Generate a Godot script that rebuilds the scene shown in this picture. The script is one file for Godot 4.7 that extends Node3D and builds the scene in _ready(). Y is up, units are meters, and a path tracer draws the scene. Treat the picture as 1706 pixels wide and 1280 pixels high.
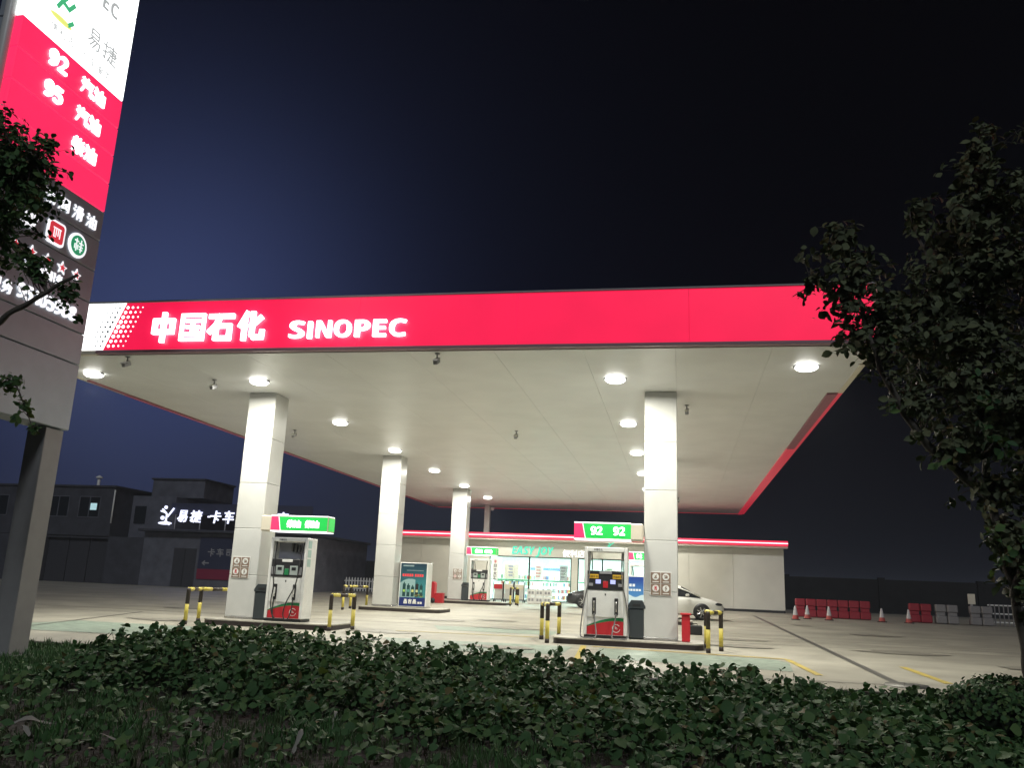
extends Node3D
# A petrol station at night. x runs to the right along the canopy's front, y up, and -z runs away from the road.
# Plan positions are written as (x, y, d) with d the metres from the camera into the forecourt: V(x, y, d).

const SLOPE := 0.015
var noise_grain: NoiseTexture2D
var noise_stain: NoiseTexture2D
var noise_bump: NoiseTexture2D
var noise_uneven: NoiseTexture2D
var M := {}
var used := {}

func V(x: float, y: float, d: float) -> Vector3:
	return Vector3(x, y, -d)

func ground(d: float) -> float:
	return SLOPE * (clampf(d, 14.7, 60.0) - 20.0)

func verge(d: float) -> float:
	return lerpf(-0.36, -0.15, clampf((d - 6.0) / 8.7, 0.0, 1.0))

# ---------------------------------------------------------------- mesh building
class B:
	var st := SurfaceTool.new()
	var t := Transform3D()
	func _init(smooth := false) -> void:
		st.begin(Mesh.PRIMITIVE_TRIANGLES)
		st.set_smooth_group(0 if smooth else -1)
	func tri(a: Vector3, b: Vector3, c: Vector3, out: Vector3) -> void:
		a = t * a
		b = t * b
		c = t * c
		out = t.basis * out
		if (c - a).cross(b - a).dot(out) < 0.0:
			var s := b
			b = c
			c = s
		st.add_vertex(a)
		st.add_vertex(b)
		st.add_vertex(c)
	func quad(a: Vector3, b: Vector3, c: Vector3, d: Vector3, out: Vector3) -> void:
		tri(a, b, c, out)
		tri(a, c, d, out)
	# a box with chamfered edges
	func box(c: Vector3, s: Vector3, bev := 0.0, bas := Basis()) -> void:
		var h := s * 0.5
		var keep := t
		t = t * Transform3D(bas, c)
		var e: float = minf(bev, minf(h.x, minf(h.y, h.z)) * 0.9)
		for ax in 3:
			var u := (ax + 1) % 3
			var w := (ax + 2) % 3
			for sg in [-1.0, 1.0]:
				var q := []
				for k in [[-1, -1], [1, -1], [1, 1], [-1, 1]]:
					var p := Vector3()
					p[ax] = h[ax] * sg
					p[u] = (h[u] - e) * k[0]
					p[w] = (h[w] - e) * k[1]
					q.append(p)
				var n := Vector3()
				n[ax] = sg
				quad(q[0], q[1], q[2], q[3], n)
			if e > 0.0:
				for k in [[-1, -1], [1, -1], [1, 1], [-1, 1]]:
					var q2 := []
					for m in [[0, -1.0], [0, 1.0], [1, 1.0], [1, -1.0]]:
						var p := Vector3()
						p[ax] = (h[ax] - e) * m[1]
						p[u] = (h[u] - (e if m[0] == 1 else 0.0)) * k[0]
						p[w] = (h[w] - (e if m[0] == 0 else 0.0)) * k[1]
						q2.append(p)
					var n2 := Vector3()
					n2[u] = k[0]
					n2[w] = k[1]
					quad(q2[0], q2[1], q2[2], q2[3], n2)
		if e > 0.0:
			for x in [-1, 1]:
				for y in [-1, 1]:
					for z in [-1, 1]:
						var n3 := Vector3(x, y, z)
						tri(Vector3(h.x * x, (h.y - e) * y, (h.z - e) * z), Vector3((h.x - e) * x, h.y * y, (h.z - e) * z), Vector3((h.x - e) * x, (h.y - e) * y, h.z * z), n3)
		t = keep
	# from corner to corner, in (x, y, d)
	func span(x0: float, x1: float, y0: float, y1: float, d0: float, d1: float, bev := 0.0) -> void:
		box(Vector3((x0 + x1) / 2, (y0 + y1) / 2, -(d0 + d1) / 2), Vector3(absf(x1 - x0), absf(y1 - y0), absf(d1 - d0)), bev)
	func tube(pts: Array, radii: Array, seg := 8, caps := true) -> void:
		var rings := []
		var up := Vector3(0.13, 0.21, 0.97)
		for i in pts.size():
			var a: Vector3 = pts[maxi(i - 1, 0)]
			var b: Vector3 = pts[mini(i + 1, pts.size() - 1)]
			var dir := (b - a).normalized()
			if absf(dir.dot(up)) > 0.95:
				up = Vector3(0.97, 0.1, 0.2)
			var x := dir.cross(up).normalized()
			var y := x.cross(dir).normalized()
			up = y
			var r: float = radii[mini(i, radii.size() - 1)]
			var ring := []
			for k in seg:
				var an := TAU * k / seg
				ring.append(pts[i] + (x * cos(an) + y * sin(an)) * r)
			rings.append(ring)
		for i in rings.size() - 1:
			for k in seg:
				var k2 := (k + 1) % seg
				var o: Vector3 = (rings[i][k] + rings[i][k2]) * 0.5 - pts[i]
				quad(rings[i][k], rings[i][k2], rings[i + 1][k2], rings[i + 1][k], o)
		if caps:
			for e in [0, rings.size() - 1]:
				var n: Vector3 = (pts[0] - pts[1]) if e == 0 else (pts[e] - pts[e - 1])
				for k in seg:
					tri(pts[e], rings[e][k], rings[e][(k + 1) % seg], n)
	# turned about the local y axis; profile = [radius, height] pairs
	func lathe(profile: Array, seg := 20) -> void:
		for i in profile.size() - 1:
			var a: Array = profile[i]
			var b: Array = profile[i + 1]
			for k in seg:
				var c0 := Vector3(cos(TAU * k / seg), 0, sin(TAU * k / seg))
				var c1 := Vector3(cos(TAU * (k + 1) / seg), 0, sin(TAU * (k + 1) / seg))
				var out: Vector3 = (c0 + c1) * (b[1] - a[1]) + Vector3(0, -2.0 * (b[0] - a[0]), 0)
				quad(c0 * a[0] + Vector3(0, a[1], 0), c1 * a[0] + Vector3(0, a[1], 0), c1 * b[0] + Vector3(0, b[1], 0), c0 * b[0] + Vector3(0, b[1], 0), out)
	# an outline in the local xy plane, pushed back from z = 0 to z = -depth
	func prism(poly: PackedVector2Array, depth: float) -> void:
		var idx := Geometry2D.triangulate_polygon(poly)
		for i in range(0, idx.size(), 3):
			for z in [0.0, -depth]:
				var n := Vector3(0, 0, 1 if z == 0.0 else -1)
				tri(Vector3(poly[idx[i]].x, poly[idx[i]].y, z), Vector3(poly[idx[i + 1]].x, poly[idx[i + 1]].y, z), Vector3(poly[idx[i + 2]].x, poly[idx[i + 2]].y, z), n)
		var turn := -1.0 if Geometry2D.is_polygon_clockwise(poly) else 1.0
		for i in poly.size():
			var p := poly[i]
			var q := poly[(i + 1) % poly.size()]
			var out := Vector3(q.y - p.y, p.x - q.x, 0) * turn
			quad(Vector3(p.x, p.y, 0), Vector3(q.x, q.y, 0), Vector3(q.x, q.y, -depth), Vector3(p.x, p.y, -depth), out)
	func ball(c: Vector3, r: Vector3, seg := 12) -> void:
		var keep := t
		t = t * Transform3D(Basis.from_scale(r), c)
		var prof := []
		for i in seg / 2 + 1:
			var an := PI * i / (seg / 2) - PI / 2
			prof.append([maxf(cos(an), 0.0), sin(an)])
		lathe(prof, seg)
		t = keep
	func disc(c: Vector2, r: float, depth := 0.01, seg := 20, ry := -1.0) -> void:
		var p := PackedVector2Array()
		for k in seg:
			p.append(c + Vector2(cos(TAU * k / seg) * r, sin(TAU * k / seg) * (ry if ry > 0 else r)))
		prism(p, depth)
	# strokes (polylines on a 0..100 grid, y down) laid in the local xy plane; each stroke stands a hair prouder than the last
	func strokes(data: String, x0: float, y0: float, size: float, weight: float, depth: float, wide := 1.0) -> void:
		var lift := 0.0
		for line in data.split(";"):
			var v := line.split_floats(" ")
			for i in range(0, v.size() - 3, 2):
				var a := Vector2(x0 + (v[i] / 100.0) * size * wide, y0 + (1.0 - v[i + 1] / 100.0) * size)
				var b := Vector2(x0 + (v[i + 2] / 100.0) * size * wide, y0 + (1.0 - v[i + 3] / 100.0) * size)
				var u := (b - a).normalized()
				var n := Vector2(-u.y, u.x) * weight * 0.5
				var e := u * weight * 0.42
				var keep := t
				t = t * Transform3D(Basis(), Vector3(0, 0, lift))
				prism(PackedVector2Array([a - e - n, b + e - n, b + e + n, a - e + n]), depth)
				t = keep
				lift += size * 0.0008
	func done() -> ArrayMesh:
		st.generate_normals()
		return st.commit()

func numbered(called: String) -> String:
	var n: int = used.get(called, 0)
	used[called] = n + 1
	return called if n == 0 else "%s_%03d" % [called, n]

func put(called: String, b, m: Material, parent: Node3D = null) -> MeshInstance3D:
	var o := MeshInstance3D.new()
	o.mesh = b.done() if b is B else b
	o.material_override = m
	if parent == null:
		o.name = numbered(called)
		add_child(o)
	else:
		o.name = called
		parent.add_child(o, true)
	return o

func tag(o: Node, label: String, category: String, group := "") -> Node:
	o.set_meta("label", label)
	o.set_meta("category", category)
	if group != "":
		o.set_meta("group", group)
	return o

func thing(called: String, label: String, category: String, at: Vector3, turn := 0.0, group := "") -> Node3D:
	var o := Node3D.new()
	o.name = numbered(called)
	add_child(o)
	o.position = at
	o.rotation.y = turn
	tag(o, label, category, group)
	return o

func dup(o: Node3D, label: String, at: Vector3, turn := 0.0) -> Node3D:
	var c: Node3D = o.duplicate()
	var base := String(o.name)
	var re := RegEx.create_from_string("_\\d{3}$")
	c.name = numbered(re.sub(base, ""))
	add_child(c)
	c.position = at
	c.rotation.y = turn
	c.set_meta("label", label)
	return c

func struct(called: String, b, m: Material) -> MeshInstance3D:
	var o := put(called, b, m)
	o.set_meta("kind", "structure")
	return o

# ---------------------------------------------------------------- materials (colours are linear, real-world base colours)
func noise_texture(seed_: int, freq: float, low: float, high: float, size := 512, bump := false) -> NoiseTexture2D:
	var n := FastNoiseLite.new()
	n.seed = seed_
	n.frequency = freq
	n.fractal_octaves = 5
	var tx := NoiseTexture2D.new()
	tx.noise = n
	tx.width = size
	tx.height = size
	tx.seamless = true
	if not bump:
		var g := Gradient.new()
		g.set_color(0, Color(low, low, low))
		g.set_color(1, Color(high, high, high))
		tx.color_ramp = g
	return tx

func mat(r: float, g: float, b: float, rough: float, metal := 0.0, tex: Texture2D = null, scale := 1.0, bump := 0.0) -> StandardMaterial3D:
	var m := StandardMaterial3D.new()
	m.albedo_color = Color(r, g, b).linear_to_srgb()
	m.roughness = rough
	m.metallic = metal
	if tex:
		m.albedo_texture = tex
		m.uv1_triplanar = true
		m.uv1_world_triplanar = true
		m.uv1_scale = Vector3.ONE * scale
		if bump > 0.0:
			m.heightmap_enabled = true
			m.heightmap_texture = noise_bump
			m.heightmap_scale = bump
	return m

func glow(r: float, g: float, b: float, power: float, ar := 0.5, ag := 0.5, ab := 0.5) -> StandardMaterial3D:
	var m := mat(ar, ag, ab, 0.35)
	m.emission_enabled = true
	m.emission = Color(r, g, b).linear_to_srgb()
	m.emission_energy_multiplier = power
	return m

func make_materials() -> void:
	noise_grain = noise_texture(3, 0.02, 0.955, 1.0)
	noise_stain = noise_texture(11, 0.008, 0.80, 1.0, 1024)
	noise_bump = noise_texture(5, 0.05, 0, 1, 512, true)
	M.concrete = mat(0.40, 0.375, 0.305, 0.6, 0, noise_stain, 0.05, 0.3)
	M.teal_paint = mat(0.265, 0.325, 0.26, 0.6, 0, noise_stain, 0.35, 0.2)
	M.yellow_paint = mat(0.55, 0.42, 0.10, 0.6, 0, noise_stain, 0.4, 0.2)
	M.joint = mat(0.09, 0.085, 0.075, 0.9, 0, noise_grain, 0.8)
	M.steel_grate = mat(0.16, 0.155, 0.14, 0.5, 0.6, noise_grain, 0.8)
	M.soil = mat(0.035, 0.03, 0.022, 0.95, 0, noise_stain, 0.4, 2.0)
	M.land = mat(0.06, 0.06, 0.055, 0.95, 0, noise_stain, 0.05)
	M.kerb = mat(0.3, 0.29, 0.26, 0.8, 0, noise_stain, 0.5, 0.5)
	M.soffit = mat(0.76, 0.76, 0.74, 0.42, 0, noise_grain, 0.06)
	M.cladding = mat(0.56, 0.56, 0.535, 0.3, 0, noise_grain, 0.15)
	M.white = mat(0.75, 0.75, 0.72, 0.4, 0, noise_grain, 0.4)
	M.cream = mat(0.68, 0.62, 0.5, 0.45, 0, noise_grain, 0.3)
	M.wall = mat(0.62, 0.60, 0.53, 0.6, 0, noise_grain, 0.08)
	M.grey = mat(0.30, 0.30, 0.31, 0.5, 0, noise_grain, 0.3)
	M.pylon_grey = mat(0.38, 0.43, 0.48, 0.45, 0.1, noise_grain, 0.25)
	M.pole_grey = mat(0.30, 0.30, 0.30, 0.5, 0, noise_grain, 0.35)
	M.dark = mat(0.02, 0.02, 0.022, 0.45, 0, noise_grain, 0.6)
	M.black = mat(0.012, 0.012, 0.013, 0.5)
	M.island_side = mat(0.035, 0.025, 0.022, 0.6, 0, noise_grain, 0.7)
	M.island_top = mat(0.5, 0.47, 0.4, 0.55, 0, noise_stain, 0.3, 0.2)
	M.yellow = mat(0.6, 0.5, 0.09, 0.4, 0, noise_grain, 0.8)
	M.black_band = mat(0.03, 0.02, 0.015, 0.5, 0, noise_grain, 0.8)
	M.red = mat(0.5, 0.02, 0.03, 0.4, 0, noise_grain, 0.5)
	M.green = mat(0.02, 0.2, 0.07, 0.4)
	M.brown = mat(0.22, 0.15, 0.11, 0.6)
	M.rubber = mat(0.015, 0.015, 0.015, 0.65)
	M.hose_grey = mat(0.12, 0.12, 0.12, 0.5)
	M.bin = mat(0.03, 0.038, 0.042, 0.5, 0, noise_grain, 0.6)
	M.chrome = mat(0.6, 0.6, 0.6, 0.25, 0.9)
	M.label_yellow = mat(0.7, 0.42, 0.03, 0.5)
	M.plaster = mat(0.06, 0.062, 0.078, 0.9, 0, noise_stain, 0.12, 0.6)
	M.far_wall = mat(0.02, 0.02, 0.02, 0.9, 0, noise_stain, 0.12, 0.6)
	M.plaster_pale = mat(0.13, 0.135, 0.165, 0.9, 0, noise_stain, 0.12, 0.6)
	M.shutter = mat(0.05, 0.05, 0.06, 0.6, 0.2, noise_grain, 0.3)
	M.dark_glass = mat(0.015, 0.018, 0.022, 0.12)
	M.car_white = mat(0.84, 0.84, 0.80, 0.25)
	M.car_white.clearcoat_enabled = true
	M.car_white.clearcoat = 0.8
	M.car_black = mat(0.012, 0.013, 0.016, 0.2)
	M.car_black.clearcoat_enabled = true
	M.bark = mat(0.13, 0.12, 0.10, 0.9, 0, noise_stain, 2.0, 1.0)
	M.barrier_red = mat(0.26, 0.012, 0.025, 0.6, 0, noise_grain, 0.6)
	M.cone_orange = mat(0.36, 0.05, 0.04, 0.6)
	M.barrier_white = mat(0.2, 0.19, 0.19, 0.6, 0, noise_grain, 0.6)
	M.stain = mat(0.27, 0.25, 0.205, 0.55, 0, noise_stain, 0.3, 0.3)
	M.tyre_mark = mat(0.335, 0.31, 0.255, 0.6, 0, noise_stain, 0.6, 0.3)
	M.reflective = mat(0.45, 0.42, 0.42, 0.5)
	M.pane = mat(0.9, 1.0, 0.97, 0.03)
	M.pane.albedo_color.a = 0.08
	M.pane.transparency = BaseMaterial3D.TRANSPARENCY_ALPHA
	M.lit_white = glow(0.97, 1.0, 1.0, 2.2, 0.7, 0.7, 0.7)
	M.lit_letter = glow(1.0, 0.98, 1.0, 3.2, 0.7, 0.7, 0.7)
	M.lit_small = glow(0.95, 0.95, 1.0, 1.05, 0.7, 0.7, 0.7)
	M.lit_blue_white = glow(0.72, 0.76, 1.0, 1.6, 0.7, 0.7, 0.7)
	M.lit_red = glow(1.0, 0.010, 0.075, 0.95, 0.45, 0.03, 0.08)
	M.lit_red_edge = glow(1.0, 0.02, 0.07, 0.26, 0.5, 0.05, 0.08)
	M.lit_shop_red = glow(1.0, 0.02, 0.09, 0.8, 0.5, 0.05, 0.08)
	M.lit_pylon_red = glow(1.0, 0.026, 0.12, 1.05, 0.4, 0.04, 0.1)
	noise_uneven = noise_texture(23, 0.012, 0.95, 1.0)
	for m in [M.lit_red, M.lit_pylon_red]:
		m.emission_texture = noise_uneven
		m.emission_operator = BaseMaterial3D.EMISSION_OP_MULTIPLY
		m.uv1_triplanar = true
		m.uv1_world_triplanar = true
		m.uv1_scale = Vector3.ONE * 0.12
	M.lit_green = glow(0.004, 0.55, 0.05, 0.9, 0.03, 0.3, 0.08)
	M.lit_lens = glow(1.0, 0.985, 0.93, 9.0, 0.7, 0.7, 0.7)
	M.lit_led = glow(1.0, 0.55, 0.58, 2.8, 0.7, 0.3, 0.3)
	M.lit_teal = glow(0.08, 0.85, 0.55, 0.95, 0.02, 0.2, 0.15)
	M.lit_ceiling = glow(0.95, 1.0, 0.98, 5.0, 0.7, 0.7, 0.7)
	M.screen = glow(0.45, 0.5, 1.0, 1.0, 0.2, 0.2, 0.3)
	M.print_grey = mat(0.05, 0.05, 0.06, 0.6)
	M.print_green = mat(0.03, 0.3, 0.12, 0.6)
	M.print_yellow = mat(0.65, 0.6, 0.03, 0.6)

# ---------------------------------------------------------------- characters as strokes
var GLYPH := {
	"中": "15 26 85 26 85 66 15 66 15 26;50 3 50 97",
	"国": "8 8 92 8 92 94 8 94 8 8;25 28 75 28;28 50 72 50;22 75 78 75;50 28 50 75;60 58 70 67",
	"石": "8 14 92 14;45 14 30 45 8 68;32 48 84 48 84 92 32 92 32 48",
	"化": "32 5 8 50;24 32 24 95;84 22 48 52;54 6 54 82 62 90 92 90 93 70",
	"易": "25 6 75 6 75 42 25 42 25 6;25 24 75 24;32 50 10 72;24 55 86 55 80 90 68 94;48 58 25 88;66 58 42 94",
	"捷": "5 25 35 25;20 5 20 90 10 84;5 62 35 50;42 18 96 18;68 4 68 90;48 32 88 32 88 55 48 55;40 43 97 43;68 70 92 70;52 65 38 95;46 80 62 92 97 94",
	"卡": "48 4 48 42;48 20 82 20;6 44 94 44;48 44 48 97;55 60 78 74",
	"车": "12 16 88 16;42 3 24 46 85 46;6 68 94 68;54 30 54 98",
	"司": "15 10 88 10 88 90 74 94;15 30 68 30;20 46 64 46 64 78 20 78 20 46",
	"机": "4 28 44 28;24 4 24 97;24 32 5 68;27 40 42 56;56 14 56 60 44 94;56 14 82 14 82 88 96 88 96 72",
	"之": "50 3 56 13;18 26 80 26 30 74;24 74 8 90;26 80 50 92 96 92",
	"家": "50 2 50 10;8 32 8 15 92 15 92 30;25 34 78 34;50 34 15 56;40 44 58 62 56 96 44 92;52 58 18 76;56 72 16 94;80 46 60 58;58 58 94 92",
	"汽": "10 8 22 20;5 34 17 44;6 94 24 60;48 4 32 34;44 18 94 18;44 34 88 34;36 50 80 50 84 88 96 94 97 78",
	"油": "10 8 22 20;5 34 17 44;6 94 24 60;38 28 92 28 92 92 38 92 38 28;65 6 65 92;38 60 92 60",
	"柴": "28 4 28 46;28 22 46 22;12 18 12 48;4 50 50 42;60 4 60 44 92 44 93 34;90 14 62 26;6 62 94 62;50 50 50 98;46 64 10 92;54 64 90 92",
	"润": "10 8 22 20;5 34 17 44;6 94 24 60;36 8 42 18;36 26 36 96;50 12 92 12 92 90 82 94;50 36 80 36;52 54 78 54;48 76 82 76;65 36 65 76",
	"滑": "10 8 22 20;5 34 17 44;6 94 24 60;46 32 46 6 82 6 82 32;64 20 82 20;34 46 34 34 94 34 94 46;46 96 46 48 84 48 84 90 76 94;46 62 84 62;46 76 84 76",
	"城": "4 32 34 32;18 8 18 80;4 84 36 72;40 24 96 24;44 24 44 60 36 94;46 46 62 46 60 76 52 74;70 4 74 50 94 92 97 74;92 40 60 94;82 6 92 14",
	"便": "28 4 6 46;20 30 20 97;36 12 96 12;42 26 90 26 90 58 42 58 42 26;42 42 90 42;66 12 66 60 38 94;46 70 66 84 97 94",
	"利": "40 4 8 16;4 34 54 34;30 12 30 97;28 38 6 72;34 44 52 62;68 16 68 70;90 4 90 90 78 94",
	"店": "50 2 54 10;10 16 94 16;12 16 12 60 4 94;54 22 54 56;54 38 88 38;30 58 84 58 84 92 30 92 30 58",
	"服": "42 10 42 88 34 92;42 10 12 10 12 60 5 95;12 34 42 34;12 58 42 58;56 96 56 8 90 8 90 36 78 36;56 48 90 48 64 94;62 60 96 94",
	"务": "40 3 14 34;32 14 76 14 20 50;34 22 90 48;14 62 84 62 78 92 64 95;48 50 40 74 12 96",
	"五": "12 10 88 10;46 10 32 90;20 46 72 46 68 90;5 90 95 90",
	"星": "25 6 75 6 75 40 25 40 25 6;25 23 75 23;28 46 8 64;20 56 90 56;18 72 82 72;5 92 95 92;50 44 50 92",
	"级": "28 6 8 36 28 36 8 64 32 58;6 88 34 76;44 12 86 12 74 40 92 40 48 94;54 12 50 60 34 94;54 44 95 92",
	"昌": "28 6 72 6 72 40 28 40 28 6;28 23 72 23;16 52 84 52 84 94 16 94 16 52;16 73 84 73",
	"吉": "8 18 92 18;50 2 50 38;20 38 80 38;24 54 76 54 76 92 24 92 24 54",
	"·": "44 50 56 50",
}

# a word along the local x axis, each character a part of its own
func word(parent: Node3D, text: String, at: Transform3D, size: float, step: float, weight: float, depth: float, m: Material, called := "character", wide := 1.0) -> void:
	var x := 0.0
	var cache := {}
	for ch in text:
		if ch != " " and GLYPH.has(ch):
			if not cache.has(ch):
				var b := B.new()
				b.strokes(GLYPH[ch], 0, 0, size, size * weight, depth, wide)
				cache[ch] = b.done()
			var o := put(called, cache[ch], m, parent)
			o.transform = at * Transform3D(Basis(), Vector3(x, 0, 0))
		x += step * (0.5 if ch == "·" else 1.0)

func latin(parent: Node3D, text: String, at: Transform3D, height: float, depth: float, m: Material, stretch := 1.0, slant := 0.0, gap := 0.0, called := "letter", fit := 0.0) -> float:
	var x := 0.0
	var font := SystemFont.new()
	font.font_names = PackedStringArray(["Droid Sans"])
	font.font_weight = 700
	for ch in text:
		if ch == " ":
			x += height * 0.42 * stretch
			continue
		var tm := TextMesh.new()
		tm.text = ch
		tm.font = font
		tm.font_size = 64
		tm.pixel_size = height / 46.0
		tm.depth = depth
		tm.curve_step = 1.0
		tm.horizontal_alignment = HORIZONTAL_ALIGNMENT_LEFT
		tm.vertical_alignment = VERTICAL_ALIGNMENT_BOTTOM
		var box := tm.get_aabb()
		var sx := stretch if fit == 0.0 else fit / box.size.x
		var wd := box.end.x * sx
		var o := put(called, tm, m, parent)
		o.transform = at * Transform3D(Basis(Vector3(sx, 0, 0), Vector3(slant, 1, 0), Vector3(0, 0, 1)), Vector3(x - (0.0 if fit == 0.0 else box.position.x * sx), -height * 0.31, 0))
		x += wd + gap
	return x

# a picture for flat print, drawn with rectangles and discs
func img_rect(im: Image, x: int, y: int, w: int, h: int, c: Color) -> void:
	im.fill_rect(Rect2i(x, y, w, h), c.linear_to_srgb())

func print_mat(im: Image, rough := 0.35, lit := 0.0) -> StandardMaterial3D:
	var m := StandardMaterial3D.new()
	m.albedo_texture = ImageTexture.create_from_image(im)
	m.roughness = rough
	m.texture_repeat = false
	if lit > 0.0:
		m.emission_enabled = true
		m.emission_texture = m.albedo_texture
		m.emission = Color.WHITE
		m.emission_operator = BaseMaterial3D.EMISSION_OP_MULTIPLY
		m.emission_energy_multiplier = lit
	return m

# a printed sheet, a box of its own thickness with the print on its front
func sheet(called: String, w: float, h: float, m: Material, parent: Node3D, at: Transform3D) -> MeshInstance3D:
	var q := QuadMesh.new()
	q.size = Vector2(w, h)
	var o := put(called, q, m, parent)
	o.transform = at
	return o

func area(parent: Node3D, called: String, at: Vector3, look: Vector3, size: Vector2, energy: float, c: Color) -> void:
	var l := AreaLight3D.new()
	l.name = called
	l.area_size = size
	l.area_normalize_energy = true
	l.light_energy = energy
	l.light_color = c
	l.area_range = 80.0
	l.shadow_enabled = true
	parent.add_child(l, true)
	var up := Vector3.UP if absf(look.normalized().y) < 0.9 else Vector3(0, 0, -1)
	l.transform = Transform3D(Basis.looking_at(look, up), at)

# ---------------------------------------------------------------- canopy
const CX0 := -16.04
const CX1 := 3.97
const CD0 := 17.82
const CD1 := 56.0
const CH := 6.4
const CT := 7.69

func poly_panel(pts: Array, d: float, depth: float) -> B:
	var b := B.new()
	b.t = Transform3D(Basis(), Vector3(0, 0, -d))
	var p := PackedVector2Array()
	for q in pts:
		p.append(Vector2(q[0], q[1]))
	b.prism(p, depth)
	return b

func canopy() -> void:
	var o := thing("forecourt_canopy", "huge flat petrol station canopy with white underside and lit red fascia", "canopy", Vector3.ZERO)
	var b: B
	for k in 10:
		b = B.new()
		var a := lerpf(CX0, CX1, k / 10.0)
		b.span(a + 0.002, lerpf(CX0, CX1, (k + 1) / 10.0) - 0.002, CH, CH + 0.08, CD0 + 0.01, CD1 - 0.01, 0.003)
		put("ceiling_panel", b, M.soffit, o)
	b = B.new()
	b.span(CX0 + 0.05, CX1 - 0.05, CH + 0.085, CT - 0.1, CD0 + 0.03, CD1 - 0.03)
	put("roof_deck", b, M.grey, o)
	# front fascia: a white end with a slanted edge, then red panels
	put("fascia_light_panel", poly_panel([[CX0, 6.5], [-13.72, 6.5], [-13.26, CT], [CX0, CT]], CD0 - 0.12, 0.13), M.lit_white, o)
	var xs := [-13.72, -10.9, -7.2, -3.5, 0.25, CX1]
	for i in 5:
		var x1: float = xs[i + 1] - 0.004
		var p := [[xs[i] + 0.004, 6.5], [x1, 6.5], [x1, CT], [xs[i] + (0.47 if i == 0 else 0.004), CT]]
		put("fascia_light_panel", poly_panel(p, CD0 - 0.12, 0.13), M.lit_red, o)
	b = B.new()
	b.span(-13.9, CX1 + 0.1, CH + 0.02, 6.495, CD0 - 0.15, CD0 + 0.005, 0.01)
	put("fascia_trim", b, mat(0.32, 0.19, 0.23, 0.4), o)
	b = B.new()
	b.span(CX0 - 0.1, -13.905, CH - 0.01, 6.495, CD0 - 0.13, CD0 + 0.005, 0.01)
	put("fascia_trim", b, M.cream, o)
	b = B.new()
	b.span(CX0 - 0.1, CX1 + 0.1, CT + 0.003, CT + 0.05, CD0 - 0.15, CD0 + 0.3, 0.01)
	put("roof_edge", b, M.grey, o)
	# rows of dots that fade the white end into the red
	var dots := B.new()
	var holes := B.new()
	for r in 9:
		var y := 6.6 + r * 0.122
		var edge := lerpf(-13.72, -13.26, (y - 6.5) / 1.19)
		var grow := 1.0 - absf(r - 4.0) / 7.0
		for k in 4:
			dots.t = Transform3D(Basis(), Vector3(0, 0, -(CD0 - 0.125)))
			dots.disc(Vector2(edge + 0.10 + k * 0.135, y), (0.052 - 0.010 * k) * (0.5 + 0.55 * grow), 0.006, 10)
			holes.t = Transform3D(Basis(), Vector3(0, 0, -(CD0 - 0.125)))
			holes.disc(Vector2(edge - 0.12 - k * 0.135, y), (0.036 - 0.007 * k) * (0.5 + 0.55 * grow), 0.006, 10)
	var dd := put("dots", dots, M.lit_white, o)
	dd.set_meta("kind", "stuff")
	dd = put("dots", holes, M.grey, o)
	dd.set_meta("kind", "stuff")
	# sides: panels outside, lit red edge below
	var n := 9
	for i in n:
		var d0 := lerpf(CD0 + 0.02, CD1, float(i) / n)
		var d1 := lerpf(CD0 + 0.02, CD1, float(i + 1) / n) - 0.006
		for s in [0, 1]:
			var x: float = CX0 if s == 0 else CX1
			var sg := -1.0 if s == 0 else 1.0
			b = B.new()
			b.span(x, x + sg * 0.12, CH - 0.02, CT, d0, d1, 0.006)
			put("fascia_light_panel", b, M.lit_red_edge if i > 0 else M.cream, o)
			if i > 0 or s == 0:
				b = B.new()
				b.span(x - sg * (0.26 if s == 1 else 0.1), x - sg * 0.004, CH - 0.05, CH - 0.004, d0 if i > 0 else d0 + 2.4, d1, 0.006)
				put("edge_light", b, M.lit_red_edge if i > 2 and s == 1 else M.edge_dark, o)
	for i in 5:
		b = B.new()
		b.span(lerpf(CX0, CX1, i / 5.0), lerpf(CX0, CX1, (i + 1) / 5.0) - 0.006, CH - 0.02, CT, CD1 + 0.005, CD1 + 0.12, 0.006)
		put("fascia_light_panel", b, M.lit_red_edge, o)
	area(o, "fascia_glow_light", V(-6.0, 7.1, CD0 - 0.4), Vector3(0, 0, 1), Vector2(19, 1.1), 0.7, Color(1, 0.25, 0.35))

	# lettering on the front
	var lt := thing("canopy_lettering", "glowing white Chinese characters and Latin capitals on the canopy's red fascia", "sign", V(0, 0, CD0 - 0.12))
	var i := 0
	for ch in "中国石化":
		word(lt, ch, Transform3D(Basis(), Vector3([-12.46, -11.69, -10.95, -10.17][i], 6.68, 0.09)), 0.70, 0.7, 0.105 if ch == "国" else 0.16, 0.07, M.lit_letter, "character", 0.95)
		i += 1
	i = 0
	for ch in "SINOPEC":
		if ch == "I":
			b = B.new()
			b.span(-8.40, -8.29, 6.69, 7.10, -0.10, -0.03, 0.006)
			put("letter", b, M.lit_letter, lt)
		else:
			latin(lt, ch, Transform3D(Basis(), Vector3([-8.86, 0.0, -8.19, -7.75, -7.25, -6.81, -6.42][i], 6.70, 0.06)), 0.40, 0.07, M.lit_letter, 1.0, 0.0, 0.0, "letter", [0.37, 0.1, 0.37, 0.41, 0.36, 0.31, 0.40][i])
		i += 1

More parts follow.
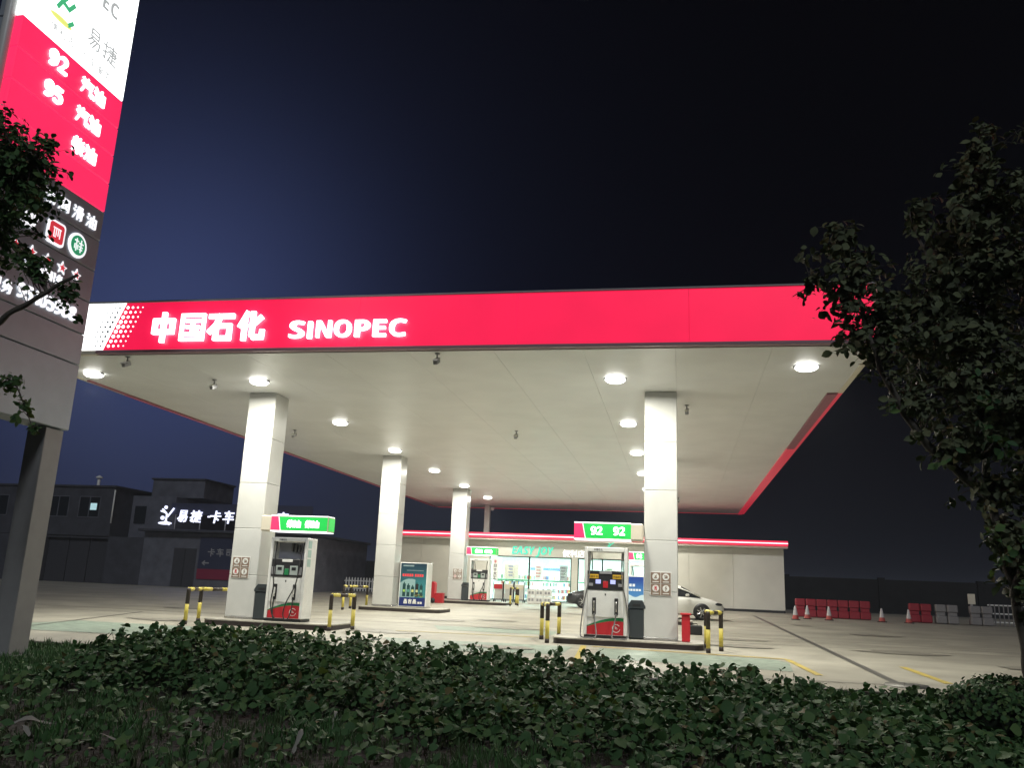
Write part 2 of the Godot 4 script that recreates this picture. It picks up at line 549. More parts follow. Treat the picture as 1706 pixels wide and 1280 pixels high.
func ceiling_lamps() -> void:
	var first: Node3D = null
	var spots := [[-15.24, 19.46, "ceiling lamp at the canopy's far left corner, beside the tall sign"], [2.84, 19.36, "ceiling lamp at the canopy's front right corner near the tree"]]
	var ordinal := ["front", "second", "third", "fourth", "fifth", "hindmost"]
	for k in 6:
		spots.append([-10.96, 20.41 + 5.707 * k, "%s ceiling lamp of the left row, counted from the canopy's lettering" % ordinal[k]])
	for k in 6:
		spots.append([-1.5, 20.41 + 5.707 * k, "%s ceiling lamp of the right row, beside the right column's line" % ordinal[k]])
	for s in spots:
		var at := V(s[0], CH, s[1])
		if first == null:
			first = thing("ceiling_lamp", s[2], "lamp", at, 0.0, "lamps under the canopy")
			var b := B.new(true)
			b.lathe([[0.0, -0.004], [0.235, -0.004], [0.235, -0.05], [0.21, -0.055]], 24)
			put("housing", b, M.white, first)
			b = B.new(true)
			b.lathe([[0.245, -0.03], [0.25, -0.06], [0.20, -0.10], [0.11, -0.12], [0.0, -0.125]], 24)
			put("lens_light", b, M.lit_lens, first)
			b = B.new()
			for sx in [-0.25, 0.25]:
				b.box(Vector3(sx, -0.03, 0), Vector3(0.06, 0.05, 0.12), 0.01)
			put("bracket", b, M.grey, first)
			area(first, "lamp_light", Vector3(0, -0.135, 0), Vector3.DOWN, Vector2(0.4, 0.4), LAMP_POWER, Color(1.0, 0.99, 0.94))
		else:
			dup(first, s[2], at)

const LAMP_POWER := 37.0

func cctv() -> void:
	var where := [[-13.19, 17.95, "grey security camera under the canopy's front edge, left of the lettering's first character"], [-12.22, 20.33, "grey security camera between the two front left ceiling lamps"], [-5.36, 18.0, "grey security camera under the front edge below the last Latin capital"],
		[0.25, 23.56, "grey security camera on the ceiling right of the right column"], [-13.3, 27.7, "small security camera on the ceiling right behind the front left column"], [-5.31, 27.63, "security camera alone in the middle of the canopy's ceiling"], [0.02, 47.09, "small far security camera near the ceiling's rear right edge"]]
	var first: Node3D = null
	for w in where:
		var at := V(w[0], CH, w[1])
		if first:
			dup(first, w[2], at)
			continue
		first = thing("security_camera", w[2], "camera", at, 0.0, "cameras under the canopy")
		var b := B.new(true)
		b.lathe([[0.0, -0.003], [0.06, -0.003], [0.06, -0.02], [0.02, -0.03], [0.02, -0.17], [0.0, -0.17]], 12)
		put("bracket", b, M.grey, first)
		b = B.new()
		b.t = Transform3D(Basis(Vector3(1, 0, 0), 0.45), Vector3(0, -0.2, 0.02))
		b.box(Vector3.ZERO, Vector3(0.1, 0.1, 0.26), 0.015)
		put("body", b, M.grey, first)
		b = B.new()
		b.t = Transform3D(Basis(Vector3(1, 0, 0), 0.45), Vector3(0, -0.2, 0.02))
		b.box(Vector3(0, 0.06, 0.02), Vector3(0.12, 0.012, 0.32), 0.004)
		put("hood", b, M.white, first)

func column(x: float, d: float, label: String, base: float, board_side: float) -> void:
	var o := thing("canopy_column", label, "column", V(x, base, d + 0.41), 0.0, "columns that carry the canopy")
	var h := CH - base
	var w := 0.82
	var b := B.new()
	b.box(Vector3(0, h / 2, 0), Vector3(w - 0.03, h - 0.01, w - 0.03))
	put("core", b, M.grey, o)
	var cuts := [0.06, 1.15, 2.4, 3.65, 4.9, h - 0.004]
	for k in 5:
		b = B.new()
		var y0: float = cuts[k]
		var y1: float = cuts[k + 1] - 0.007
		b.box(Vector3(0, (y0 + y1) / 2, 0), Vector3(w, y1 - y0, w), 0.012)
		put("cladding_panel", b, M.cladding, o)
	b = B.new()
	b.box(Vector3(0, 0.03, 0), Vector3(w + 0.012, 0.06, w + 0.012), 0.005)
	put("skirting", b, M.chrome, o)
	if board_side < -5.0:
		return
	# four safety pictograms on a white board
	b = B.new()
	b.box(Vector3(board_side, 1.34, w / 2 + 0.008), Vector3(0.52, 0.58, 0.012), 0.003)
	var board := put("notice_board", b, M.white, o)
	for k in 4:
		var px: float = board_side + (-0.125 if k % 2 == 0 else 0.125)
		var py := 1.34 + (0.14 if k < 2 else -0.14)
		b = B.new()
		b.box(Vector3(px, py, w / 2 + 0.017), Vector3(0.235, 0.265, 0.005))
		b.t = Transform3D(Basis(), Vector3(px, py + 0.025, w / 2 + 0.024))
		put("notice", b, M.brown, board)
		var s := B.new()
		s.t = Transform3D(Basis(), Vector3(px, py + 0.03, w / 2 + 0.0245))
		s.disc(Vector2.ZERO, 0.082, 0.004, 18)
		s.box(Vector3(0, -0.125, -0.002), Vector3(0.15, 0.02, 0.004))
		put("pictogram", s, M.white, board)
		s = B.new()
		s.t = Transform3D(Basis(), Vector3(px, py + 0.03, w / 2 + 0.028))
		if k == 0:
			s.strokes("30 70 60 40 70 20;40 30 66 60;26 76 74 76", -0.06, -0.06, 0.12, 0.018, 0.003)
		elif k == 1:
			s.strokes("20 30 70 30 80 50 40 60;30 75 80 70", -0.06, -0.06, 0.12, 0.02, 0.003)
		elif k == 2:
			s.strokes("38 10 38 55 38 90;62 10 62 55 70 90;38 40 62 40", -0.06, -0.06, 0.12, 0.02, 0.003)
		else:
			s.strokes("55 10 40 40 58 55 45 90;40 40 65 45", -0.06, -0.06, 0.12, 0.02, 0.003)
		put("pictogram", s, M.red if k == 2 else M.brown, board)

func columns() -> void:
	column(-11.6, 21.9, "front left white canopy column with a safety notice, beside the dark pump", ground(22) + 0.15, -0.09)
	column(-0.43, 21.9, "front right white canopy column with a safety notice, left of the fire box", ground(22) + 0.15, 0.0)
	column(-11.6, 33.4, "second white canopy column of the left row, beside the teal advertising cabinet", ground(34) + 0.15, -9.0)
	column(-0.43, 33.4, "white canopy column hidden behind the front right column", ground(34) + 0.15, -9.0)
	column(-11.6, 44.9, "third white canopy column of the left row, nearest the shop", ground(45) + 0.15, 0.1)
	column(-0.43, 44.9, "rearmost white canopy column of the right row near the parked cars", ground(45) + 0.15, -9.0)
	var o := thing("roof_post", "thin pale post between the shop's roof and the canopy's rear", "post", V(-12.0, 4.47, 54.2))
	var b := B.new()
	b.box(Vector3(-0.1, 0.96, 0), Vector3(0.34, 1.92, 0.34), 0.01)
	put("shaft", b, M.cladding, o)
	b = B.new(true)
	b.t = Transform3D(Basis(), Vector3(0.22, 1.7, 0.1))
	b.lathe([[0.0, -0.12], [0.1, -0.08], [0.13, 0.02], [0.1, 0.1], [0.0, 0.12]], 12)
	put("dome", b, M.white, o)

# ---------------------------------------------------------------- islands and what stands on them
func island(x0: float, x1: float, d0: float, d1: float, label: String) -> void:
	var y := ground(d0)
	var o := thing("pump_island", label, "island", V((x0 + x1) / 2, y, (d0 + d1) / 2), 0.0, "raised islands under the canopy")
	var w := x1 - x0
	var dd := d1 - d0
	var pts := PackedVector2Array()
	for k in 40:
		var an := TAU * k / 40
		var c := cos(an)
		var s := sin(an)
		pts.append(Vector2((w / 2 - 0.28) * signf(c) + 0.28 * c, (dd / 2 - 0.28) * signf(s) + 0.28 * s) if absf(c) > 0.001 and absf(s) > 0.001 else Vector2((w / 2) * c, (dd / 2) * s))
	var b := B.new()
	b.t = Transform3D(Basis(Vector3(1, 0, 0), -PI / 2), Vector3(0, 0.12, 0))
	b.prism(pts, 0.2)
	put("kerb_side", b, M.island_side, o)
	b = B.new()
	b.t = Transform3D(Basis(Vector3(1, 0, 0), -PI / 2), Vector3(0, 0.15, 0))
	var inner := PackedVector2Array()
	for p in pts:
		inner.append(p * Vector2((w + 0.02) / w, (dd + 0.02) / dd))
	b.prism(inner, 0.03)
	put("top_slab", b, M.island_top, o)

func guard(called_label: String, x: float, d0: float, bulge: float, deep := 1.5) -> void:
	var o := thing("crash_guard", called_label, "guard rail", V(x, 0, d0), 0.0, "yellow and black crash guards round the island ends")
	var plan := [[0.0, 0.0], [bulge, -deep * 0.5], [0.0, -deep]]
	var hh := 0.92
	for k in 3:
		var p: Array = plan[k]
		var gy := ground(d0 - p[1])
		var base := Vector3(p[0], gy, p[1])
		var post := B.new(true)
		post.tube([base, base + Vector3(0, 0.10, 0)], [0.055], 12)
		put("post_foot", post, M.black_band, o)
		post = B.new(true)
		post.tube([base + Vector3(0, 0.10, 0), base + Vector3(0, 0.52, 0)], [0.05], 12)
		put("post", post, M.yellow, o)
		post = B.new(true)
		post.tube([base + Vector3(0, 0.52, 0), base + Vector3(0, hh - 0.06, 0), base + Vector3(0, hh, 0)], [0.052, 0.052, 0.045], 12)
		put("post_band", post, M.black_band, o)
	for k in 2:
		var a := Vector3(plan[k][0], ground(d0) + hh - 0.03, plan[k][1])
		var c := Vector3(plan[k + 1][0], ground(d0) + hh - 0.03, plan[k + 1][1])
		for q in 3:
			var rail := B.new(true)
			rail.tube([a.lerp(c, q / 3.0), a.lerp(c, (q + 1) / 3.0)], [0.048], 12)
			put("rail", rail, M.yellow if q != 1 else M.black_band, o)

func litter_bin(x: float, d: float, label: String) -> void:
	var o := thing("litter_bin", label, "bin", V(x, ground(d) + 0.15, d), 0.0, "dark bins beside the pumps")
	var b := B.new()
	b.box(Vector3(0, 0.36, 0), Vector3(0.4, 0.72, 0.4), 0.03)
	put("body", b, M.bin, o)
	b = B.new()
	b.t = Transform3D(Basis(), Vector3(0, 0, 0.21))
	b.prism(PackedVector2Array([Vector2(-0.22, 0.725), Vector2(0.22, 0.725), Vector2(0.22, 0.78), Vector2(0.13, 0.92), Vector2(-0.13, 0.92), Vector2(-0.22, 0.78)]), 0.42)
	put("lid", b, M.bin, o)
	b = B.new()
	b.box(Vector3(0, 0.8, 0.212), Vector3(0.2, 0.06, 0.006))
	put("slot", b, M.black, o)

func pump(x: float, d: float, label: String, screens: bool, inner_panel: bool) -> void:
	var o := thing("fuel_pump", label, "fuel pump", V(x, ground(d) + 0.15, d), 0.0, "fuel pumps on the islands")
	var W := 1.06
	var D := 0.62
	var f := D / 2
	var b := B.new()
	b.box(Vector3(0, 0.035, 0), Vector3(W - 0.04, 0.07, D - 0.04))
	put("plinth", b, M.black, o)
	for s in [-1, 1]:
		b = B.new()
		b.box(Vector3(s * (W / 2 - 0.04), 1.12, 0), Vector3(0.08, 2.1, D), 0.012)
		put("side_post", b, M.white, o)
	b = B.new()
	b.box(Vector3(0, 2.115, 0), Vector3(W - 0.164, 0.11, D), 0.012)
	put("top_beam", b, M.white, o)
	# lower cabinet, with the red and green wave
	b = B.new()
	b.box(Vector3(0, 0.62, 0), Vector3(W - 0.165, 1.1, D - 0.05))
	put("cabinet", b, M.white, o)
	for s in [1, -1]:
		var tf := Transform3D(Basis(Vector3.UP, 0.0 if s == 1 else PI), Vector3(0, 0, 0)) * Transform3D(Basis(), Vector3(0, 0, f - 0.022))
		var wave := PackedVector2Array([Vector2(0.445, 0.08), Vector2(-0.445, 0.08)])
		var band := PackedVector2Array()
		for k in 11:
			var t := k / 10.0
			wave.append(Vector2(lerpf(-0.445, 0.445, t), 0.27 + 0.15 * sin(t * PI * 0.62) - 0.01))
			band.append(Vector2(lerpf(-0.445, 0.445, t), 0.262 + 0.15 * sin(t * PI * 0.62)))
		for k in 11:
			var t := 1.0 - k / 10.0
			band.append(Vector2(lerpf(-0.445, 0.445, t), 0.285 + 0.20 * sin(t * PI * 0.6)))
		b = B.new()
		b.t = tf
		b.prism(wave, 0.004)
		put("red_wave", b, M.red, o)
		b = B.new()
		b.t = tf * Transform3D(Basis(), Vector3(0, 0, 0.001))
		b.prism(band, 0.004)
		put("green_band", b, M.green, o)
		b = B.new()
		b.t = tf * Transform3D(Basis(), Vector3(0.27, 0.24, 0.004))
		for k in 14:
			var a0 := TAU * k / 16 + 0.6
			var a1 := TAU * (k + 1) / 16 + 0.6
			b.quad(Vector3(cos(a0), sin(a0), 0) * 0.10, Vector3(cos(a1), sin(a1), 0) * 0.10, Vector3(cos(a1), sin(a1), 0) * 0.085, Vector3(cos(a0), sin(a0), 0) * 0.085, Vector3(0, 0, 1))
		b.strokes("30 10 30 60 80 60;30 35 66 35", -0.05, -0.05, 0.1, 0.012, 0.002)
		put("emblem", b, M.white, o)
		# middle door with the nozzle holders
		b = B.new()
		b.t = tf
		b.box(Vector3(0, 0.80, 0.01), Vector3(0.885, 0.62, 0.02), 0.008)
		var door := put("door", b, M.white, o)
		b = B.new()
		b.t = tf
		b.box(Vector3(0, 1.03, 0.0225), Vector3(0.03, 0.05, 0.005))
		put("lock", b, M.black, door)
		for q in [-1, 1]:
			b = B.new()
			b.t = tf
			b.box(Vector3(q * 0.27, 0.75, 0.035), Vector3(0.09, 0.40, 0.03), 0.008)
			put("nozzle_holder", b, M.black, o)
			b = B.new()
			b.t = tf * Transform3D(Basis(), Vector3(q * 0.27, 0.75, 0.07))
			b.box(Vector3(0, 0.03, 0), Vector3(0.035, 0.17, 0.04), 0.01)
			b.box(Vector3(0, -0.08, 0.012), Vector3(0.028, 0.1, 0.03), 0.01, Basis(Vector3(1, 0, 0), 0.4))
			b.box(Vector3(0, 0.0, 0.035), Vector3(0.012, 0.13, 0.012), 0.003)
			put("nozzle", b, M.chrome if screens else M.white, o)
			b = B.new(true)
			var p0 := Vector3(q * 0.40, 2.06, -0.08)
			var loop := [p0, Vector3(q * 0.39, 1.75, 0.0), Vector3(q * 0.42, 1.3, 0.075), Vector3(q * 0.50, 0.9, 0.09), Vector3(q * 0.56, 0.45, 0.10), Vector3(q * 0.58, 0.12, 0.15), Vector3(q * 0.53, 0.025, 0.34), Vector3(q * 0.38, 0.02, 0.45), Vector3(q * 0.22, 0.025, 0.40), Vector3(q * 0.19, 0.12, 0.24), Vector3(q * 0.24, 0.38, 0.10), Vector3(q * 0.27, 0.58, 0.075)]
			if not screens:
				loop = [p0, Vector3(q * 0.37, 1.75, 0.0), Vector3(q * 0.36, 1.3, 0.07), Vector3(q * 0.30, 0.9, 0.10), Vector3(q * 0.22 - 0.1, 0.5, 0.12), Vector3(q * 0.16 - 0.1, 0.2, 0.13), Vector3(q * 0.14, 0.05, 0.15), Vector3(q * 0.22, 0.1, 0.13), Vector3(q * 0.27, 0.35, 0.09), Vector3(q * 0.27, 0.58, 0.075)]
			var c3 := Curve3D.new()
			for k in loop.size():
				var tan: Vector3 = (loop[mini(k + 1, loop.size() - 1)] - loop[maxi(k - 1, 0)]) / 6.0
				c3.add_point(loop[k], -tan, tan)
			c3.bake_interval = 0.05
			b.t = tf
			b.tube(Array(c3.get_baked_points()), [0.016], 7)
			put("hose", b, M.rubber if not screens else M.hose_grey, o)
		# head with the two counters
		b = B.new()
		b.t = tf
		b.box(Vector3(0, 1.37, 0.012), Vector3(0.89, 0.46, 0.03), 0.01)
		put("display_head", b, M.dark, o)
		b = B.new()
		b.t = tf
		b.box(Vector3(0, 1.56, 0.031), Vector3(0.3, 0.07, 0.01), 0.003)
		put("badge", b, M.white if not screens else M.grey, o)
		for q in [-1, 1]:
			if screens:
				b = B.new()
				b.t = tf
				b.box(Vector3(q * 0.30, 1.46, 0.03), Vector3(0.25, 0.10, 0.006))
				var lab := put("label_plate", b, M.label_yellow, o)
				b = B.new()
				for e in 4:
					b.t = tf * Transform3D(Basis(), Vector3(q * 0.30 - 0.12 + e * 0.06, 1.43, 0.036))
					b.strokes(["10 20 90 20;50 5 50 95;15 60 85 60", "15 15 85 15 85 85 15 85 15 15;15 50 85 50", "20 10 20 90;20 40 90 40;60 10 60 90", "10 30 90 30;50 5 20 95;55 40 90 95"][e], 0, 0, 0.055, 0.008, 0.002)
				put("print", b, M.black, lab)
				b = B.new()
				b.t = tf
				b.box(Vector3(q * 0.18, 1.335, 0.03), Vector3(0.125, 0.10, 0.008), 0.002)
				put("screen", b, M.screen, o)
				b = B.new()
				b.t = tf
				b.box(Vector3(q * 0.36, 1.26, 0.03), Vector3(0.10, 0.07, 0.008), 0.002)
				put("card_slot", b, M.grey, o)
			else:
				b = B.new()
				b.t = tf
				b.box(Vector3(q * 0.20, 1.31, 0.03), Vector3(0.22, 0.24, 0.012), 0.004)
				var unit := put("counter", b, mat(0.35, 0.4, 0.38, 0.5), o)
				b = B.new()
				b.t = tf
				b.box(Vector3(q * 0.20, 1.35, 0.0385), Vector3(0.12, 0.08, 0.005))
				put("screen", b, M.black, unit)
				b = B.new()
				b.t = tf
				b.box(Vector3(q * 0.38, 1.3, 0.03), Vector3(0.09, 0.2, 0.01), 0.003)
				put("keypad", b, M.grey, o)
		b = B.new()
		b.t = tf
		b.box(Vector3(0, 1.27, 0.032), Vector3(0.12, 0.16, 0.014), 0.004)
		put("card_reader", b, M.red if screens else M.green, o)
		word(o, "中国石化", tf * Transform3D(Basis(), Vector3(-0.30, 2.085, 0.0235)), 0.05, 0.056, 0.13, 0.003, M.print_grey, "print")
	if inner_panel:
		b = B.new()
		b.box(Vector3(0, 1.83, -0.05), Vector3(0.88, 0.44, 0.05), 0.01)
		put("back_panel", b, mat(0.3, 0.31, 0.36, 0.5), o)
		b = B.new()
		for k in 3:
			b.box(Vector3(-0.02 + k * 0.1, 1.92 - 0.02 * k, 0.02), Vector3(0.06, 0.22, 0.08), 0.01)
		put("valve_block", b, M.hose_grey, o)
		for k in 3:
			b = B.new()
			b.box(Vector3(W / 2 + 0.003, 2.0 - k * 0.24, 0.15), Vector3(0.006, 0.2, 0.2))
			put("sticker", b, mat(0.35, 0.5, 0.45, 0.5), o)

func green_end(o: Node3D, x: float) -> void:
	var b := B.new()
	b.box(Vector3(x, 0.21, 0), Vector3(0.008, 0.34, 0.40))
	put("green_light_panel", b, M.lit_green, o)

func price_box(x0: float, x1: float, d: float, y0: float, left_end: float, right_end: float, label: String, text: String) -> void:
	# an illuminated box on the column's side, over the pump; cream ends are plain
	var h := 0.42
	var o := thing("price_light_box", label, "lit sign", V((x0 + x1) / 2, y0, d), 0.0, "lit green number boxes above the pumps")
	var w := x1 - x0
	var b := B.new()
	b.box(Vector3(0, h / 2, 0), Vector3(w, h, 0.46), 0.03)
	put("casing", b, M.cream, o)
	var l := -w / 2 + left_end
	if right_end < 0.1:
		green_end(o, w / 2 + 0.005)
	var r := w / 2 - right_end
	b = B.new()
	b.box(Vector3((l + r) / 2, h - 0.006, 0.0), Vector3(r - l, 0.03, 0.49), 0.004)
	b.box(Vector3((l + r) / 2, 0.006, 0.0), Vector3(r - l, 0.03, 0.49), 0.004)
	put("edge_light", b, M.lit_small, o)
	for s in [0, 1]:
		var tf := Transform3D(Basis(Vector3.UP, PI * s), Vector3.ZERO) * Transform3D(Basis(), Vector3(0, 0, 0.237))
		if s == 1:
			var k := l
			l = -r
			r = -k
		b = B.new()
		b.t = tf
		b.prism(PackedVector2Array([Vector2(l, 0.03), Vector2(l + 0.27, 0.03), Vector2(l + 0.20, h - 0.03), Vector2(l, h - 0.03)]), 0.006)
		put("red_light_panel", b, M.lit_pylon_red, o)
		b = B.new()
		b.t = tf
		b.prism(PackedVector2Array([Vector2(l + 0.295, 0.03), Vector2(r, 0.03), Vector2(r, h - 0.03), Vector2(l + 0.225, h - 0.03)]), 0.006)
		put("green_light_panel", b, M.lit_green, o)
		b = B.new()
		b.t = tf
		b.prism(PackedVector2Array([Vector2(l + 0.274, 0.03), Vector2(l + 0.291, 0.03), Vector2(l + 0.221, h - 0.03), Vector2(l + 0.204, h - 0.03)]), 0.006)
		put("light_stripe", b, M.lit_small, o)
		var mid := (l + 0.25 + r) / 2
		if text == "92":
			latin(o, "92", tf * Transform3D(Basis(), Vector3(mid - 0.42, 0.11, 0.012)), 0.2, 0.016, M.lit_letter)
			latin(o, "92", tf * Transform3D(Basis(), Vector3(mid + 0.14, 0.11, 0.012)), 0.2, 0.016, M.lit_letter)
		else:
			word(o, "柴油", tf * Transform3D(Basis(), Vector3(mid - 0.46, 0.11, 0.016)), 0.19, 0.2, 0.15, 0.016, M.lit_letter)
			word(o, "柴油", tf * Transform3D(Basis(), Vector3(mid + 0.06, 0.11, 0.016)), 0.19, 0.2, 0.15, 0.016, M.lit_letter)

func poster_teal() -> Image:
	var im := Image.create(128, 208, false, Image.FORMAT_RGB8)
	for y in 208:
		for x in 128:
			var t := y / 208.0
			var c := Color(0.01, 0.035, 0.06).lerp(Color(0.04, 0.22, 0.24), smoothstep(0.0, 0.6, t) * (0.5 + 0.5 * x / 128.0))
			var a := Vector2((x - 50) / 70.0, (y - 150) / 75.0)
			if a.length() < 1.0 and x < 75:
				c = c.lerp(Color(0.35, 0.5, 0.5), 0.7)
			im.set_pixel(x, y, c.linear_to_srgb())
	for k in 9:
		img_rect(im, 12 + k * 6, 9, 4, 7, Color(0.35, 0.45, 0.45))
	for k in 14:
		img_rect(im, 30 + k * 6, 33, 4, 4, Color(0.25, 0.3, 0.32))
	for k in 9:
		img_rect(im, 10 + k * 11 + (6 if k > 4 else 0), 52, 9, 13, Color(0.75, 0.06, 0.07))
	for k in 5:
		img_rect(im, 14 + k * 21, 100 + (k % 3) * 7, 15, 62 - (k % 3) * 7, Color(0.01, 0.05, 0.05) if k != 3 else Color(0.02, 0.02, 0.02))
		img_rect(im, 18 + k * 21, 92 + (k % 3) * 7, 6, 8, Color(0.02, 0.08, 0.07))
		img_rect(im, 16 + k * 21, 128, 11, 12, [Color(0.3, 0.5, 0.1), Color(0.1, 0.3, 0.25), Color(0.6, 0.6, 0.2), Color(0.5, 0.55, 0.3), Color(0.15, 0.35, 0.3)][k])
	for k in 26:
		img_rect(im, 70 + (k * 7) % 46, 148 + (k * 5) % 14, 4, 3, Color(0.3, 0.28, 0.06) if k % 2 else Color(0.08, 0.1, 0.03))
	img_rect(im, 0, 166, 128, 42, Color(0.012, 0.025, 0.14))
	return im

func poster_blue() -> Image:
	var im := Image.create(96, 208, false, Image.FORMAT_RGB8)
	for y in 208:
		for x in 96:
			var t := y / 208.0
			var c := Color(0.012, 0.05, 0.28).lerp(Color(0.06, 0.22, 0.5), smoothstep(0.0, 0.5, t))
			if t > 0.48 + 0.03 * sin(x * 0.12) and t < 0.66 + 0.02 * sin(x * 0.2):
				c = Color(0.55, 0.68, 0.75)
			if t > 0.66 and t < 0.78 + 0.02 * sin(x * 0.15):
				c = Color(0.02, 0.12, 0.4)
			if t > 0.80:
				c = Color(0.5, 0.62, 0.72)
			im.set_pixel(x, y, c.linear_to_srgb())
	for k in 5:
		img_rect(im, 8 + k * 12, 38, 9, 14, Color(0.7, 0.75, 0.8))
	for k in 8:
		img_rect(im, 8 + k * 10, 64, 8, 11, Color(0.7, 0.75, 0.8))
	return im

func ad_cabinet(x0: float, x1: float, d: float, h: float, label: String, im: Image, text: bool) -> void:
	var y := ground(d) + 0.15
	var o := thing("advert_cabinet", label, "advertising cabinet", V((x0 + x1) / 2, y, d + 0.35), 0.0, "printed cabinets on the second islands")
	var w := x1 - x0
	var b := B.new()
	b.box(Vector3(0, h / 2, 0), Vector3(w + 0.05, h, 0.7), 0.015)
	put("body", b, M.white, o)
	sheet("poster", w - 0.03, h - 0.06, print_mat(im, 0.3), o, Transform3D(Basis(), Vector3(0, h / 2, 0.353)))
	if text:
		word(o, "昌吉星", Transform3D(Basis(), Vector3(-0.36, 0.13, 0.36)), 0.17, 0.19, 0.17, 0.006, M.white, "print")
		b = B.new()
		for k in 2:
			b.box(Vector3(0.28 + k * 0.1, 0.17, 0.357), Vector3(0.08, 0.08, 0.006))
		put("print", b, M.white, o)

func islands() -> void:
	island(-12.35, -8.75, 21.3, 23.2, "front left dark edged island under the diesel pump")
	island(-3.0, 0.58, 21.2, 23.1, "front right dark edged island with looped hoses on it")
	island(-12.45, -9.1, 32.9, 34.9, "second island of the left row, under the teal advertising cabinet")
	island(-3.0, 0.5, 32.9, 34.9, "second island of the right row, behind the front right pump")
	island(-12.3, -8.7, 44.2, 46.3, "rear left island in front of the shop's trolleys")
	island(-3.0, 0.5, 44.2, 46.3, "rear right island hidden behind the front right pump")
	pump(-10.22, 21.95, "front left pump with black hoses, grey counters and empty green top panel", false, true)
	pump(-1.76, 21.85, "front right pump with two lit screens, yellow plates and hoses lying in loops", true, false)
	pump(-10.25, 44.9, "small far pump of the left row standing in front of the shop", false, false)
	pump(-1.9, 44.9, "rear right pump behind the blue advertising cabinet", false, false)
	price_box(-11.05, -9.12, 21.75, 2.5, 0.30, 0.02, "lit green box with two white fuel names above the front left pump", "柴油")
	price_box(-2.56, -0.85, 21.75, 2.53, 0.0, 0.30, "lit green box with white numbers beside the front right column", "92")
	price_box(-11.05, -9.39, 44.9, 2.88, 0.05, 0.02, "small far lit green box in front of the shop's left wall", "柴油")
	price_box(-2.5, -0.85, 44.9, 2.88, 0.02, 0.3, "small far lit green box partly hidden by the front right pump", "92")
	ad_cabinet(-11.1, -9.98, 34.0, 1.75, "teal and navy printed advertising cabinet beside the second left column", poster_teal(), true)
	ad_cabinet(-2.35, -1.3, 34.0, 1.55, "blue printed advertising cabinet seen between the right pump and column", poster_blue(), false)
	guard("yellow and black guard left of the front left column", -12.55, 20.9, -0.28, 2.2)
	guard("yellow and black guard at the right end of the front left island", -8.75, 21.3, 0.32, 1.6)
	guard("yellow and black guard at the left end of the front right island", -3.12, 21.2, -0.30, 2.1)
	guard("yellow and black guard right of the red fire box", 0.66, 20.75, 0.32, 1.5)
	guard("far yellow and black guard at the left end of the second left island", -12.75, 32.2, -0.2, 2.6)
	guard("far yellow and black guard in front of the shop's trolleys", -8.5, 44.4, 0.25, 1.6)
	litter_bin(-10.98, 22.05, "dark bin between the front left column and its pump")
	litter_bin(-1.02, 22.1, "dark bin between the front right pump and its column")
	litter_bin(-11.0, 44.9, "small far dark bin beside the third left column")
	# red fire box beside the front right column
	var o := thing("fire_box", "red fire extinguisher post beside the front right column", "fire box", V(0.17, ground(22) + 0.15, 21.8))
	var b := B.new()
	b.box(Vector3(0, 0.31, 0), Vector3(0.2, 0.62, 0.2), 0.015)
	put("body", b, M.red, o)
	b = B.new()
	b.box(Vector3(0, 0.645, 0), Vector3(0.26, 0.05, 0.26), 0.01)
	put("cap", b, M.red, o)
	o = thing("black_case", "small black case on the ground behind the red fire post", "case", V(0.45, ground(27.5), 27.5))
	b = B.new()
	b.box(Vector3(0, 0.14, 0), Vector3(0.5, 0.28, 0.3), 0.03)
	put("body", b, M.black, o)
	b = B.new(true)
	b.tube([Vector3(-0.1, 0.28, 0), Vector3(-0.1, 0.33, 0), Vector3(0.1, 0.33, 0), Vector3(0.1, 0.28, 0)], [0.012], 6)
	put("handle", b, M.black, o)
	# fire cart with a red hood
	o = thing("fire_cart", "red hooded fire extinguisher cart behind the teal advertising cabinet", "fire cart", V(-12.3, ground(44) , 43.3))
	b = B.new()
	b.t = Transform3D(Basis(), Vector3(-0.1, 0.0, 0.2))
	b.prism(PackedVector2Array([Vector2(-0.26, 0.12), Vector2(0.2, 0.12), Vector2(0.2, 0.98), Vector2(0.1, 1.06), Vector2(-0.06, 1.04), Vector2(-0.2, 0.85), Vector2(-0.28, 0.5)]), 0.4)
	put("hood", b, M.red, o)
	for s in [-1, 1]:
		b = B.new(true)
		b.t = Transform3D(Basis(Vector3(1, 0, 0), PI / 2), Vector3(-0.12 + s * 0.16, 0.13, 0.26))
		b.lathe([[0.0, -0.03], [0.13, -0.03], [0.13, 0.03], [0.0, 0.03]], 14)
		put("wheel", b, M.rubber, o)
	o = thing("fire_sand_box", "low red box right of the red fire cart", "box", V(-11.95 - 0.4, ground(44) + 0.0, 43.9))
	b = B.new()
	b.box(Vector3(0.35, 0.24, 0.5), Vector3(0.42, 0.46, 0.4), 0.015)
	put("body", b, M.red, o)
	b = B.new()
	b.box(Vector3(0.35, 0.485, 0.5), Vector3(0.46, 0.03, 0.44), 0.01)
	put("lid", b, M.red, o)

